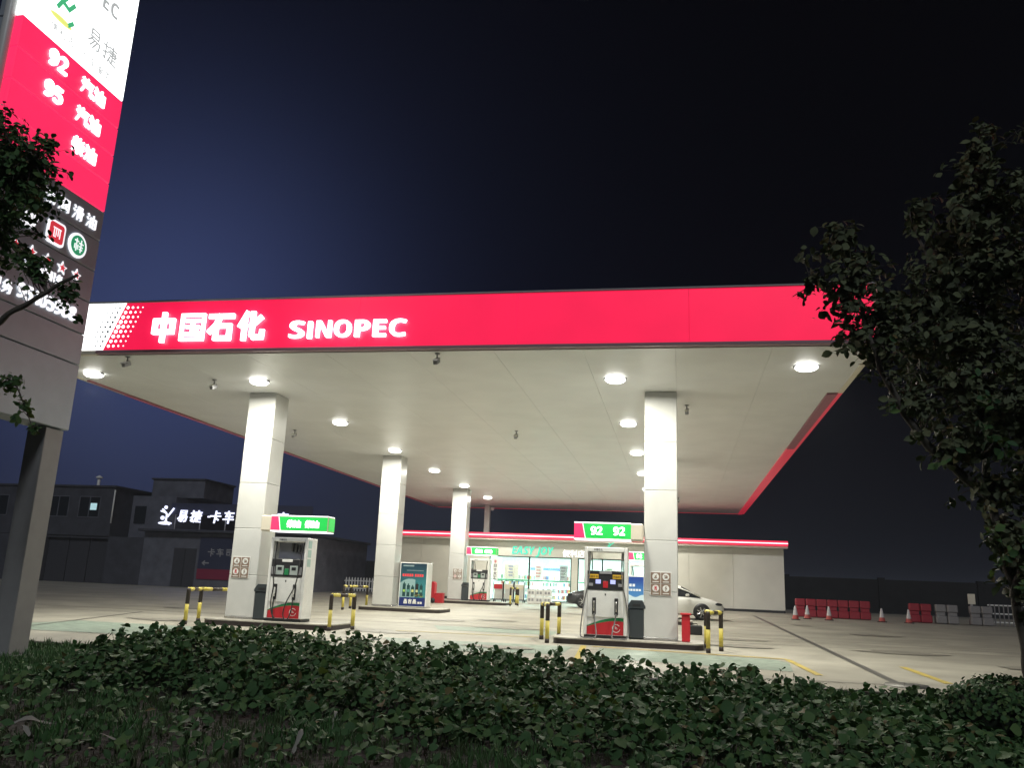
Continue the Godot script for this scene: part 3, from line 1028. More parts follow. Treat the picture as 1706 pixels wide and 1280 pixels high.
# ---------------------------------------------------------------- shop
func shop() -> void:
	var y := 0.5
	var o := thing("convenience_shop", "low cream convenience shop with glazed front and red lit roof edge", "shop", V(0, y, 52))
	var x0 := -17.2
	var x1 := 5.95
	var top := 3.75
	# front wall with its openings; panels butted with fine joints
	for p in [[x0, -15.7, 0.0, top], [-15.69, -13.9, 0.0, top], [-13.89, -11.36, 0.0, top], [-11.35, -1.3, 2.66, top], [-1.29, 0.6, 0.0, top], [0.61, 3.1, 0.0, top], [3.11, x1, 0.0, top], [-6.3, -5.93, 0.0, 2.65]]:
		var b := B.new()
		b.span(p[0], p[1], 0.12 if p[2] == 0.0 else p[2], p[3], 0.0, 0.18, 0.004)
		put("wall_panel", b, M.wall, o)
	var b := B.new()
	for e in [[x0, -11.36], [-1.29, x1]]:
		b = B.new()
		b.span(e[0], e[1], -0.1, 0.115, -0.02, 0.2)
		put("skirting", b, M.dark, o)
	for e in [x0, x1 - 0.18]:
		b = B.new()
		b.span(e, e + 0.18, -0.1, top, 0.185, 8.0)
		put("side_wall", b, M.wall, o)
	b = B.new()
	b.span(x0, x1, -0.1, top, 8.005, 8.2)
	put("back_wall", b, M.wall, o)
	b = B.new()
	b.span(x0 - 0.02, x1 + 0.02, top + 0.005, 3.99, -0.1, 8.3)
	put("roof", b, M.grey, o)
	b = B.new()
	b.span(x0 + 0.2, x1 - 0.2, -0.06, 0.04, 0.19, 7.99)
	put("floor", b, M.white, o)
	b = B.new()
	b.span(-11.36, -1.3, -0.08, 0.05, -0.05, 0.185)
	put("sill", b, M.grey, o)
	b = B.new()
	b.span(-11.5, -1.1, 2.95, 3.0, 0.19, 7.9)
	put("ceiling", b, M.white, o)
	b = B.new()
	b.span(-11.5, -1.1, 0.05, 2.94, 5.0, 5.1)
	b.span(-11.6, -11.5, 0.05, 2.94, 0.19, 5.1)
	b.span(-1.1, -1.0, 0.05, 2.94, 0.19, 5.1)
	put("inner_wall", b, M.white, o)
	for k in 4:
		b = B.new()
		b.span(-10.7 + k * 2.4, -9.1 + k * 2.4, 2.925, 2.945, 1.4, 2.0)
		put("ceiling_light", b, M.lit_ceiling, o)
		area(o, "shop_light", Vector3(-9.9 + k * 2.4, 2.90, -1.7), Vector3.DOWN, Vector2(1.6, 0.6), 36.0, Color(0.78, 1.0, 0.97))
	# glazing: panes in dark frames, a green band across
	var gx := [-11.34, -8.88, -6.32, -5.9, -4.45, -2.95, -1.31]
	for k in 6:
		if k == 2:
			continue
		b = B.new()
		b.span(gx[k] + 0.04, gx[k + 1] - 0.04, 0.1, 2.6, 0.09, 0.1)
		put("window_pane", b, M.pane, o)
		b = B.new()
		for e in [gx[k], gx[k + 1]]:
			b.span(e - 0.035, e + 0.035, 0.055, 2.655, 0.04, 0.15)
		b.span(gx[k] + 0.036, gx[k + 1] - 0.036, 2.6, 2.655, 0.05, 0.14)
		b.span(gx[k] + 0.036, gx[k + 1] - 0.036, 0.055, 0.1, 0.05, 0.14)
		put("window_frame", b, M.black, o)
		b = B.new()
		b.span(gx[k] + 0.05, gx[k + 1] - 0.05, 1.2, 1.28, 0.08, 0.086)
		put("glass_band", b, M.print_green, o)
	# red roof edge with its light line
	for k in 6:
		var a := lerpf(x0 - 0.3, x1 + 0.2, k / 6.0)
		var c := lerpf(x0 - 0.3, x1 + 0.2, (k + 1) / 6.0) - 0.005
		b = B.new()
		b.span(a, c, 3.58, 3.70, -0.5, 0.1, 0.01)
		put("eaves_panel", b, M.wall, o)
		b = B.new()
		b.span(a, c, 3.705, 3.99, -0.6, -0.105, 0.01)
		put("red_edge_light", b, M.lit_shop_red, o)
		b = B.new()
		b.span(a, c, 3.825, 3.875, -0.63, -0.602, 0.008)
		put("led_light", b, M.lit_led, o)
	area(o, "led_glow_light", Vector3(-5.7, 3.86, 0.9), Vector3(0, -0.1, 1), Vector2(22, 0.1), 1.2, Color(1, 0.2, 0.25))
	area(o, "led_end_light", Vector3(6.5, 3.7, 0.3), Vector3(1, -0.35, 0), Vector2(0.4, 0.2), 0.9, Color(1, 0.12, 0.2))

	var sg := thing("shop_name_sign", "glowing teal Latin letters and white Chinese characters on the shop wall", "sign", V(0, 0, 52))
	var tf := Transform3D(Basis(), Vector3(-10.05, 3.27, 0.02))
	latin(sg, "EASY JOY", tf, 0.46, 0.05, M.lit_teal, 0.92, 0.15, 0.03)
	word(sg, "便利店", Transform3D(Basis(), Vector3(-6.85, 3.2, 0.03)), 0.42, 0.46, 0.10, 0.04, M.lit_small, "character")
	sg = thing("shop_emblem", "small teal glowing emblem above the shop's glass, right of the sign", "sign", V(-3.9, 3.78, 52))
	b = B.new()
	b.t = Transform3D(Basis(), Vector3(0, 0, 0.63))
	b.strokes("10 90 50 95 90 90;30 80 50 50 80 20;50 50 30 30;20 60 40 70", -0.3, -0.0, 0.4, 0.05, 0.03, 1.4)
	put("figure_light", b, M.lit_teal, sg)

	# shelves, goods, banner
	var rng := RandomNumberGenerator.new()
	rng.seed = 77
	var cols := [M.white, M.cream, M.red, M.green, M.label_yellow, M.screen_blue, M.grey, M.lit_teal_flat]
	for s in 4:
		var wx: float = [-10.9, -8.2, -5.4, -3.3][s]
		var sw: float = [2.4, 2.2, 1.8, 1.8][s]
		var sh := thing("shop_shelf", ["white shop shelf behind the leftmost pane", "white shop shelf behind the pane under the sign's last letters", "white shop shelf behind the pump's left side", "white shop shelf seen through the open top of the pump"][s], "shelf", V(wx + sw / 2, y + 0.05, 53.0), 0.0, "shelves in the shop")
		for k in 4:
			b = B.new()
			b.box(Vector3(0, 0.12 + k * 0.38, 0), Vector3(sw, 0.03, 0.4))
			put("shelf_board", b, M.white, sh)
		for e in [-1, 1]:
			b = B.new()
			b.box(Vector3(e * (sw / 2 + 0.016), 0.65, 0), Vector3(0.03, 1.3, 0.42))
			put("side_panel", b, M.white, sh)
		for ci in cols.size():
			b = B.new()
			var any := false
			for k in 4:
				var x := -sw / 2 + 0.06
				while x < sw / 2 - 0.1:
					var ww := rng.randf_range(0.06, 0.14)
					if rng.randi() % cols.size() == ci:
						b.box(Vector3(x + ww / 2, 0.137 + k * 0.38 + 0.11, rng.randf_range(0.02, 0.1)), Vector3(ww * 0.9, 0.22, 0.16))
						any = true
					x += ww
			if any:
				var g := put("goods", b, cols[ci], sh)
				g.set_meta("kind", "stuff")
	var fr := thing("drinks_fridge", "tall glass fronted fridge at the shop's back wall", "fridge", V(-8.3, y + 0.05, 56.5))
	for p in [[Vector3(0, 1.05, 0), Vector3(2.6, 2.1, 0.6), "casing", M.white], [Vector3(0, 1.0, 0.32), Vector3(2.4, 1.7, 0.02), "door", M.lit_small_dim], [Vector3(0, 1.98, 0.32), Vector3(2.4, 0.18, 0.02), "header", M.screen_blue]]:
		b = B.new()
		b.box(p[0], p[1], 0.01)
		put(p[2], b, p[3], fr)
	b = B.new()
	for k in 5:
		b.box(Vector3(-1.2 + k * 0.6, 1.0, 0.336), Vector3(0.03, 1.7, 0.012))
	put("door_frame", b, M.black, fr)
	var bn := thing("window_banner", "narrow white banner with dark and red marks by the glass's left end", "banner", V(-10.95, y + 1.35, 51.95))
	b = B.new()
	b.box(Vector3(0, 0.5, 0), Vector3(0.36, 1.3, 0.012))
	put("sheet", b, M.white, bn)
	for k in 5:
		b = B.new()
		b.t = Transform3D(Basis(), Vector3(-0.11, 0.84 - k * 0.24, 0.012))
		b.strokes(["10 20 90 20;50 5 50 95;15 60 85 60", "15 15 85 15 85 85 15 85 15 15;15 50 85 50", "20 10 20 90;20 40 90 40;60 10 60 90", "10 30 90 30;50 5 20 95;55 40 90 95", "10 10 90 10;50 10 50 90;10 90 90 90"][k], 0, 0, 0.2, 0.03, 0.004)
		put("print", b, M.red if k < 1 else M.print_grey, bn)
	for k in 4:
		bn = thing("window_poster", ["pale poster behind the glass under the first letters", "tall pale poster beside the window's middle bar", "grey poster left of the shop's door pier", "poster seen through the open top of the right pump"][k], "poster", V([-10.0, -8.3, -6.8, -4.0][k], y + 1.3, 52.25), 0.0, "posters in the shop windows")
		b = B.new()
		b.box(Vector3(0, 0.45, 0), Vector3([0.9, 0.5, 0.5, 0.7][k], 0.9, 0.01))
		put("sheet", b, [M.cream, M.white, M.grey, M.white][k], bn)
		b = B.new()
		for e in 4:
			b.box(Vector3(-0.05, 0.75 - e * 0.18, 0.008), Vector3(0.3 - 0.05 * (e % 2), 0.06, 0.004))
		put("print", b, [M.screen_blue, M.red, M.print_grey, M.print_green][k], bn)

	# white wire trolleys and stacked cartons before the glass
	var tr: Node3D = null
	for k in 3:
		var lab: String = ["white wire trolley with a red plate, leftmost before the shop glass", "middle white wire trolley before the shop glass", "white wire trolley nearest the stacked white cartons"][k]
		var at := V(-10.25 + k * 0.62, ground(50), 49.9)
		if tr:
			var c := dup(tr, lab, at)
			if k > 0:
				c.get_node("plate").material_override = M.cream
			continue
		tr = thing("wire_trolley", lab, "trolley", at, 0.0, "wire trolleys before the shop")
		b = B.new()
		for gx2 in 9:
			b.box(Vector3(-0.26 + gx2 * 0.065, 0.62, 0.25), Vector3(0.012, 0.9, 0.012))
		for gy in 8:
			b.box(Vector3(0, 0.2 + gy * 0.12, 0.262), Vector3(0.56, 0.012, 0.012))
		put("mesh_front", b, M.white, tr)
		b = B.new()
		b.box(Vector3(0, 0.6, -0.05), Vector3(0.5, 0.85, 0.45), 0.02)
		put("load", b, M.white, tr)
		b = B.new()
		b.box(Vector3(0, 0.86, 0.275), Vector3(0.5, 0.26, 0.01))
		put("plate", b, M.red, tr)
		b = B.new(true)
		for e in [-1, 1]:
			b.tube([Vector3(e * 0.29, 0.14, 0.28), Vector3(e * 0.29, 1.12, 0.28), Vector3(e * 0.24, 1.2, 0.28)], [0.022], 6)
		b.tube([Vector3(-0.24, 1.2, 0.28), Vector3(0.24, 1.2, 0.28)], [0.022], 6)
		put("handle", b, M.black, tr)
		for e in [-1, 1]:
			for z in [-0.22, 0.25]:
				b = B.new(true)
				b.t = Transform3D(Basis(Vector3(0, 0, 1), PI / 2), Vector3(e * 0.25, 0.08, z))
				b.lathe([[0.0, -0.02], [0.075, -0.02], [0.075, 0.02], [0.0, 0.02]], 10)
				put("castor", b, M.rubber, tr)
	var ct: Node3D = null
	for k in 6:
		var at := V(-8.3 + (k % 3) * 0.47, ground(50) + (0.0 if k < 3 else 0.40), 49.8)
		var lab: String = "%s white carton of the %s row stacked beside the trolleys" % [["left", "middle", "right"][k % 3], "lower" if k < 3 else "upper"]
		if ct:
			dup(ct, lab, at)
			continue
		ct = thing("white_carton", lab, "carton", at, 0.0, "white cartons stacked before the shop")
		b = B.new()
		b.box(Vector3(0, 0.2, 0), Vector3(0.45, 0.39, 0.4), 0.01)
		put("body", b, M.white, ct)
		b = B.new()
		for e in [-1, 1]:
			b.box(Vector3(e * 0.09, 0.2, 0.203), Vector3(0.13, 0.15, 0.006))
		put("print", b, M.grey, ct)

# ---------------------------------------------------------------- dark building on the left
func truckers_house() -> void:
	var y := 0.45
	var o := thing("truckers_house", "dark two storey block with a lit sign on its low wing", "building", V(0, y, 51))
	# two-storey block: X -62 .. -36.9
	var b := B.new()
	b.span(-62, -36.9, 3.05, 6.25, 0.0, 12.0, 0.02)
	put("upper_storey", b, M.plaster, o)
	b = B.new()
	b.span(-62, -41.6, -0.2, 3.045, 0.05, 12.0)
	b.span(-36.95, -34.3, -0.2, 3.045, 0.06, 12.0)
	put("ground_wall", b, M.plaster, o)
	for k in 3:
		b = B.new()
		b.span(-41.55 + k * 1.55, -40.06 + k * 1.55, 0.0, 2.9, 0.35, 0.42, 0.01)
		put("shutter_door", b, M.shutter, o)
	b = B.new()
	b.span(-41.6, -36.95, 2.9, 3.045, 0.1, 0.5)
	put("lintel", b, M.plaster, o)
	b = B.new()
	b.span(-62.1, -36.8, 6.255, 6.4, -0.1, 12.1, 0.02)
	put("parapet", b, M.plaster, o)
	for k in 9:
		b = B.new()
		var x := -58.2 + k * 2.35
		b.span(x, x + 1.5, 4.3, 5.6, -0.02, 0.003)
		var w := put("window", b, M.dark_glass, o)
		b = B.new()
		b.span(x - 0.06, x, 4.24, 5.66, -0.05, 0.002)
		b.span(x + 1.5, x + 1.56, 4.24, 5.66, -0.05, 0.002)
		b.span(x + 0.001, x + 1.499, 5.6, 5.66, -0.05, 0.002)
		b.span(x + 0.001, x + 1.499, 4.24, 4.3, -0.05, 0.002)
		b.span(x + 0.72, x + 0.78, 4.3, 5.6, -0.045, -0.021)
		put("frame", b, M.plaster_pale, w)
		if k == 8:
			b = B.new()
			b.span(x + 0.82, x + 1.3, 4.75, 5.2, -0.035, -0.022)
			put("lit_pane_light", b, M.window_lit, w)
	b = B.new(true)
	b.tube([V(-36.86, 3.9, -0.06), V(-36.86, 6.1, -0.06)], [0.05], 8)
	put("drain_pipe", b, M.white, o)
	# stair tower in the corner, and the low wing with the sign
	b = B.new()
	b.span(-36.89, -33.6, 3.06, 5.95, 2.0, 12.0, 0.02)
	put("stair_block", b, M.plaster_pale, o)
	b = B.new()
	b.span(-36.6, -35.75, 4.05, 5.25, 1.96, 1.998)
	put("window", b, M.dark_glass, o)
	b = B.new()
	b.span(-36.2, -32.2, 5.96, 7.2, 3.0, 7.0, 0.02)
	put("roof_room", b, M.plaster_pale, o)
	b = B.new()
	b.span(-36.3, -32.1, 7.205, 7.32, 2.9, 7.1, 0.01)
	put("roof_room_slab", b, M.plaster, o)
	b = B.new()
	b.span(-34.29, -22.6, -0.2, 3.45, 0.0, 10.0, 0.02)
	put("wing_wall", b, M.plaster_pale, o)
	b = B.new()
	b.span(-34.5, -22.4, 3.455, 3.62, -0.5, 10.1, 0.02)
	put("wing_roof_slab", b, M.plaster, o)
	b = B.new()
	b.span(-32.0, -30.4, 0.0, 2.45, -0.03, 0.002)
	var dr := put("door", b, M.shutter, o)
	b = B.new()
	b.span(-31.22, -31.18, 0.05, 2.4, -0.04, -0.031)
	put("door_seam", b, M.black, dr)
	b = B.new()
	b.span(-30.2, -25.4, 0.55, 3.2, -0.06, 0.002)
	var bd := put("poster_board", b, mat(0.03, 0.035, 0.07, 0.5), o)
	b = B.new()
	b.span(-30.2, -25.4, 0.56, 1.2, -0.07, -0.061)
	put("poster_band", b, mat(0.2, 0.02, 0.05, 0.5), bd)
	word(bd, "卡车司机之家", Transform3D(Basis(), Vector3(-29.6, 2.0, 0.066)), 0.5, 0.62, 0.12, 0.006, M.grey, "print")
	b = B.new()
	b.t = Transform3D(Basis(), Vector3(-29.9, 1.35, 0.064))
	b.strokes("5 50 95 50;35 25 5 50 35 75", 0, 0, 0.45, 0.08, 0.006)
	put("print", b, M.grey, bd)
	b = B.new()
	b.span(-32.7, -22.8, 4.62, 5.35, 0.12, 0.2)
	put("sign_backing", b, mat(0.04, 0.045, 0.09, 0.6), o)
	b = B.new()
	for k in 6:
		b.span(-32.4 + k * 1.8, -32.34 + k * 1.8, 3.62, 5.3, 0.21, 0.27)
	put("sign_frame", b, M.grey, o)
	var sg := thing("truckers_sign", "blue white glowing characters and figure above the dark low wing", "sign", V(0, y, 51))
	word(sg, "易捷·卡车司机之家", Transform3D(Basis(Vector3(1, 0, 0), Vector3(0.12, 1, 0), Vector3(0, 0, 1)), Vector3(-32.2, 4.12, -0.05)), 0.78, 0.93, 0.115, 0.08, M.lit_blue_white, "character")
	b = B.new()
	b.t = Transform3D(Basis(), Vector3(-33.4, 4.0, -0.02))
	b.disc(Vector2(0.20, 0.36), 0.13, 0.08, 12)
	b.t.origin.z += 0.002
	b.disc(Vector2(0.36, 1.05), 0.11, 0.08, 12)
	b.t.origin.z += 0.002
	b.disc(Vector2(0.42, 0.02), 0.48, 0.08, 16, 0.10)
	b.t.origin.z += 0.002
	b.strokes("20 20 45 40 60 60 95 15;45 40 10 30;52 55 50 85 75 105;50 85 30 100", -0.05, 0.0, 1.15, 0.085, 0.08, 0.9)
	put("figure_light", b, M.lit_blue_white, sg)
	area(sg, "sign_glow_light", V(-28, 4.4, -0.4), Vector3(0, -0.2, 1), Vector2(9, 0.8), 5.0, Color(0.65, 0.7, 1.0))
	var vt := thing("roof_vent", "small pale vent pipe on the dark block's roof", "vent", V(-39.0, y + 6.4, 52))
	b = B.new(true)
	b.lathe([[0.1, 0.0], [0.1, 0.55], [0.0, 0.55]], 10)
	put("pipe", b, M.white, vt)
	b = B.new(true)
	b.lathe([[0.22, 0.6], [0.22, 0.68], [0.0, 0.8], [0.0, 0.6]], 10)
	put("cap", b, M.white, vt)
	# distant street lamp seen beside the pylon's pole
	var lp := thing("street_lamp", "far lit street lamp left of the tall sign's post", "street lamp", V(-50.6, 0.5, 58.5))
	b = B.new(true)
	b.tube([Vector3(0, 0, 0), Vector3(0, 6.6, 0), Vector3(0.25, 6.85, 0), Vector3(1.1, 6.95, 0)], [0.09, 0.06, 0.05, 0.04], 8)
	put("pole", b, M.grey, lp)
	b = B.new()
	b.box(Vector3(1.3, 6.95, 0), Vector3(0.6, 0.1, 0.24), 0.03)
	put("lamp_head", b, M.grey, lp)
	b = B.new()
	b.box(Vector3(1.3, 6.88, 0.02), Vector3(0.42, 0.05, 0.2), 0.01)
	put("lamp_light", b, M.lit_lens, lp)

# ---------------------------------------------------------------- fence, wall, cones and barriers
func perimeter() -> void:
	var o := thing("perimeter_wall", "long low grey wall closing off the rear of the forecourt", "wall", V(0, 0.6, 66))
	for k in 16:
		var b := B.new()
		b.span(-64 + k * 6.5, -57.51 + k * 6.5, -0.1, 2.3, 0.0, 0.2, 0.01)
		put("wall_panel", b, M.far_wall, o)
		b = B.new()
		b.span(-64.06 + k * 6.5, -63.6 + k * 6.5, -0.1, 2.42, -0.08, 0.28, 0.01)
		put("pier", b, M.far_wall, o)
	o = thing("picket_fence", "white picket fence between the diesel pump and the second column", "fence", V(-27.5, ground(57), 57))
	for k in 46:
		var b := B.new()
		b.t = Transform3D(Basis(), Vector3(k * 0.21, 0, 0))
		b.prism(PackedVector2Array([Vector2(-0.045, 0.06), Vector2(0.045, 0.06), Vector2(0.045, 0.92), Vector2(0, 1.0), Vector2(-0.045, 0.92)]), 0.02)
		put("picket", b, M.white, o)
	for h in [0.25, 0.75]:
		var b := B.new()
		b.box(Vector3(4.7, h, -0.04), Vector3(9.8, 0.07, 0.03))
		put("rail", b, M.white, o)
	o = thing("white_fence", "white latticed fence at the forecourt's far right edge", "fence", V(14.9, ground(46), 46.5))
	for k in 30:
		var b := B.new()
		b.box(Vector3(k * 0.2, 0.55, 0), Vector3(0.05, 1.0, 0.03))
		put("picket", b, M.barrier_white, o)
	for h in [0.2, 0.6, 1.0]:
		var b := B.new()
		b.box(Vector3(2.9, h, -0.035), Vector3(6.0, 0.06, 0.03))
		put("rail", b, M.white, o)
	# cones
	var cone: Node3D = null
	var spots := [[5.38, 43.16], [6.12, 44.63], [7.07, 44.35], [9.62, 45.15], [10.84, 45.19]]
	var names := ["traffic cone nearest the shop's right corner", "second traffic cone from the shop's right corner", "third traffic cone from the shop, before the red barriers", "lone traffic cone right of the gap in the row", "traffic cone before the separate red barriers at right"]
	for k in 5:
		var at := V(spots[k][0], ground(spots[k][1]), spots[k][1])
		if cone:
			dup(cone, names[k], at)
			continue
		cone = thing("traffic_cone", names[k], "traffic cone", at, 0.0, "traffic cones in a row")
		var b := B.new()
		b.box(Vector3(0, 0.02, 0), Vector3(0.38, 0.04, 0.38), 0.01)
		put("base", b, M.rubber, cone)
		b = B.new(true)
		b.lathe([[0.155, 0.042], [0.115, 0.22]], 18)
		put("body", b, M.cone_orange, cone)
		b = B.new(true)
		b.lathe([[0.116, 0.22], [0.07, 0.46]], 18)
		put("sleeve", b, M.reflective, cone)
		b = B.new(true)
		b.lathe([[0.069, 0.46], [0.035, 0.64], [0.0, 0.65]], 18)
		put("tip", b, M.reflective, cone)
	var br: Node3D = null
	var k := 0
	for p in [[6.15, 47.3, 0], [6.66, 47.2, 0], [7.17, 47.1, 0], [7.68, 47.05, 0], [8.19, 47.0, 0], [8.7, 46.95, 0], [9.21, 46.9, 0], [11.45, 46.6, 0], [11.96, 46.5, 0], [12.6, 46.4, 1], [13.11, 46.3, 1], [14.1, 46.2, 1], [14.6, 46.1, 1]]:
		var lab: String = ("%s red barrier of the long row behind the cones" % ["leftmost", "second", "third", "fourth", "fifth", "sixth", "rightmost"][k]) if k < 7 else ["left one of the two separate red barriers", "right one of the two separate red barriers", "white barrier next to the separate red barriers", "second white barrier from the red ones", "white barrier left of the last one before the fence", "white barrier touching the white latticed fence"][k - 7]
		var at := V(p[0], ground(p[1]), p[1])
		if br == null:
			br = thing("plastic_barrier", lab, "barrier", at, 0.0, "plastic barriers at the right edge")
			var b := B.new()
			b.box(Vector3(0, 0.2, 0), Vector3(0.49, 0.36, 0.44), 0.04)
			put("base", b, M.barrier_red, br)
			b = B.new()
			b.box(Vector3(0, 0.47, 0), Vector3(0.40, 0.18, 0.22), 0.02)
			put("waist", b, M.barrier_red, br)
			b = B.new()
			b.box(Vector3(0, 0.74, 0), Vector3(0.48, 0.36, 0.30), 0.04)
			put("block", b, M.barrier_red, br)
		else:
			var c := dup(br, lab, at)
			if p[2] == 1:
				for ch in c.get_children():
					ch.material_override = M.barrier_white
		k += 1
	o = thing("barrier_light_post", "short pale post standing up behind the white barriers", "post", V(14.2, ground(46), 46.9))
	var b2 := B.new()
	b2.box(Vector3(0, 0.7, 0), Vector3(0.1, 1.4, 0.1), 0.01)
	put("post", b2, M.grey, o)
	b2 = B.new()
	b2.box(Vector3(0, 1.25, 0.06), Vector3(0.34, 0.5, 0.02), 0.01)
	put("plate", b2, M.cream, o)

# ---------------------------------------------------------------- cars
func car(label: String, at: Vector3, turn: float, paint: Material) -> void:
	var o := thing("parked_car", label, "car", at, turn)
	# nose towards +x
	var st := [[-2.3, 0.62, 0.34, 0.62], [-2.27, 0.72, 0.28, 0.86], [-2.1, 0.80, 0.22, 0.99], [-1.7, 0.87, 0.20, 1.03], [-1.0, 0.90, 0.19, 1.0], [0.0, 0.91, 0.19, 0.97], [0.8, 0.90, 0.19, 0.96], [1.2, 0.89, 0.19, 0.94], [1.6, 0.87, 0.20, 0.87], [1.95, 0.82, 0.21, 0.79], [2.18, 0.74, 0.23, 0.70], [2.3, 0.60, 0.28, 0.58], [2.33, 0.5, 0.34, 0.48]]
	var b := B.new(true)
	var rings := []
	for s in st:
		var w: float = s[1]
		var y0: float = s[2]
		var y1: float = s[3]
		var m := lerpf(y0, y1, 0.45)
		var half := [Vector2(w * 0.86, y0), Vector2(w * 0.97, lerpf(y0, y1, 0.15)), Vector2(w, m), Vector2(w * 0.985, lerpf(y0, y1, 0.72)), Vector2(w * 0.94, lerpf(y0, y1, 0.92)), Vector2(w * 0.84, y1), Vector2(w * 0.4, y1 + 0.025)]
		var ring := []
		for q in half:
			ring.append(Vector3(s[0], q.y, q.x))
		for k in half.size():
			var q: Vector2 = half[half.size() - 1 - k]
			ring.append(Vector3(s[0], q.y, -q.x))
		rings.append(ring)
	for i in rings.size() - 1:
		var n: int = rings[i].size()
		for k in n:
			var k2 := (k + 1) % n
			var mid: Vector3 = (rings[i][k] + rings[i][k2]) * 0.5 - Vector3(st[i][0], 0.55, 0)
			b.quad(rings[i][k], rings[i][k2], rings[i + 1][k2], rings[i + 1][k], mid)
	for e in [0, rings.size() - 1]:
		var c := Vector3(st[e][0], (st[e][2] + st[e][3]) / 2, 0)
		for k in rings[e].size():
			b.tri(c, rings[e][k], rings[e][(k + 1) % rings[e].size()], Vector3(-1 if e == 0 else 1, 0, 0))
	put("body", b, paint, o)
	# cabin: glass, then painted roof and pillars over it
	var cab := [[-1.95, 1.03, 1.02], [-1.55, 1.02, 1.22], [-1.1, 1.0, 1.40], [-0.5, 0.99, 1.465], [0.1, 0.98, 1.46], [0.55, 0.97, 1.36], [0.95, 0.955, 1.16], [1.35, 0.93, 0.94]]
	var pane := B.new(true)
	var roof := B.new(true)
	var rows := []
	for s in cab:
		var t: float = clampf((s[2] - s[1]) / 0.47, 0.0, 1.0)
		var wb := 0.83
		var wt := lerpf(0.80, 0.62, t)
		rows.append([Vector3(s[0], s[1] - 0.03, wb), Vector3(s[0], s[2] - 0.05 * t, wt), Vector3(s[0], s[2], wt * 0.85), Vector3(s[0], s[2] + 0.015 * t, 0)])
	for i in rows.size() - 1:
		for sg in [1.0, -1.0]:
			var f := Vector3(1, 1, sg)
			for k in 3:
				var out := Vector3(0, 0.2, sg) if k == 0 else Vector3(0, 1, 0.1 * sg)
				var target: B = pane if (k == 0 or i < 2 or i > 4) else roof
				target.quad(rows[i][k] * f, rows[i + 1][k] * f, rows[i + 1][k + 1] * f, rows[i][k + 1] * f, out)
	put("cabin_glass", pane, M.dark_glass, o)
	put("roof", roof, paint, o)
	for sg in [1.0, -1.0]:
		var f := Vector3(1, 1, sg)
		for line in [[rows[7][1], rows[4][1]], [rows[4][1], rows[2][1]], [rows[2][1], rows[0][1]], [Vector3(-0.15, 0.95, 0.835), Vector3(-0.2, 1.40, 0.64)]]:
			b = B.new(true)
			var off := Vector3(0, 0.008, 0.012)
			b.tube([(line[0] + off) * f, (line[0].lerp(line[1], 0.5) + off + Vector3(0, 0.02, 0)) * f, (line[1] + off) * f], [0.03], 6)
			put("pillar", b, paint if line[0].x != -0.15 else M.black, o)
		b = B.new()
		b.box(Vector3(0.82, 1.0, sg * 0.95), Vector3(0.16, 0.11, 0.16), 0.03)
		put("mirror", b, paint, o)
		b = B.new()
		b.box(Vector3(-0.35, 0.80, sg * 0.905), Vector3(0.18, 0.03, 0.02), 0.005)
		put("door_handle", b, M.chrome, o)
		for q in [-1.36, 1.40]:
			b = B.new(true)
			b.t = Transform3D(Basis(Vector3(1, 0, 0), PI / 2), Vector3(q, 0.33, sg * 0.80))
			b.lathe([[0.0, -0.1], [0.355, -0.1], [0.355, 0.095], [0.0, 0.095]], 24)
			put("wheel_arch", b, M.black, o)
			var wh := B.new(true)
			wh.t = Transform3D(Basis(Vector3(1, 0, 0), PI / 2), Vector3(q, 0.32, sg * 0.82))
			wh.lathe([[0.21, -0.1], [0.30, -0.1], [0.32, -0.07], [0.32, 0.07], [0.30, 0.1], [0.21, 0.1]], 28)
			var w := put("wheel", wh, M.rubber, o)
			b = B.new(true)
			b.t = Transform3D(Basis(Vector3(1, 0, 0), PI / 2), Vector3(q, 0.32, sg * 0.82))
			b.lathe([[0.0, sg * 0.05], [0.2, sg * 0.05], [0.205, sg * 0.095], [0.225, sg * 0.102]], 28)
			put("rim_bed", b, M.hose_grey, w)
			b = B.new()
			for k in 7:
				var an := TAU * k / 7
				b.box(Vector3(q + cos(an) * 0.115, 0.32 + sin(an) * 0.115, sg * 0.912), Vector3(0.20, 0.045, 0.02), 0.006, Basis(Vector3(0, 0, 1), an))
			put("rim", b, M.chrome, w)
		b = B.new(true)
		b.ball(Vector3(2.02, 0.66, sg * 0.66), Vector3(0.24, 0.075, 0.14), 14)
		put("headlight", b, M.dark_glass, o)
		b = B.new(true)
		b.ball(Vector3(2.2, 0.40, sg * 0.58), Vector3(0.1, 0.06, 0.1), 10)
		put("fog_lamp", b, M.black, o)
		b = B.new(true)
		b.ball(Vector3(-2.15, 0.82, sg * 0.66), Vector3(0.14, 0.09, 0.14), 12)
		put("tail_lamp", b, M.red, o)
	b = B.new()
	b.box(Vector3(2.30, 0.47, 0), Vector3(0.08, 0.16, 0.85), 0.02)
	put("grille", b, M.black, o)
	b = B.new()
	b.box(Vector3(0, 0.21, 0), Vector3(3.6, 0.06, 1.6), 0.02)
	put("sill", b, M.black, o)

func cars() -> void:
	car("white saloon car with its nose showing right of the front right column", V(-0.45, ground(38), 38.6), 0.0, M.car_white)
	car("black car whose nose shows left of the right fuel pump", V(-3.5, ground(46.2), 46.6), PI, M.car_black)

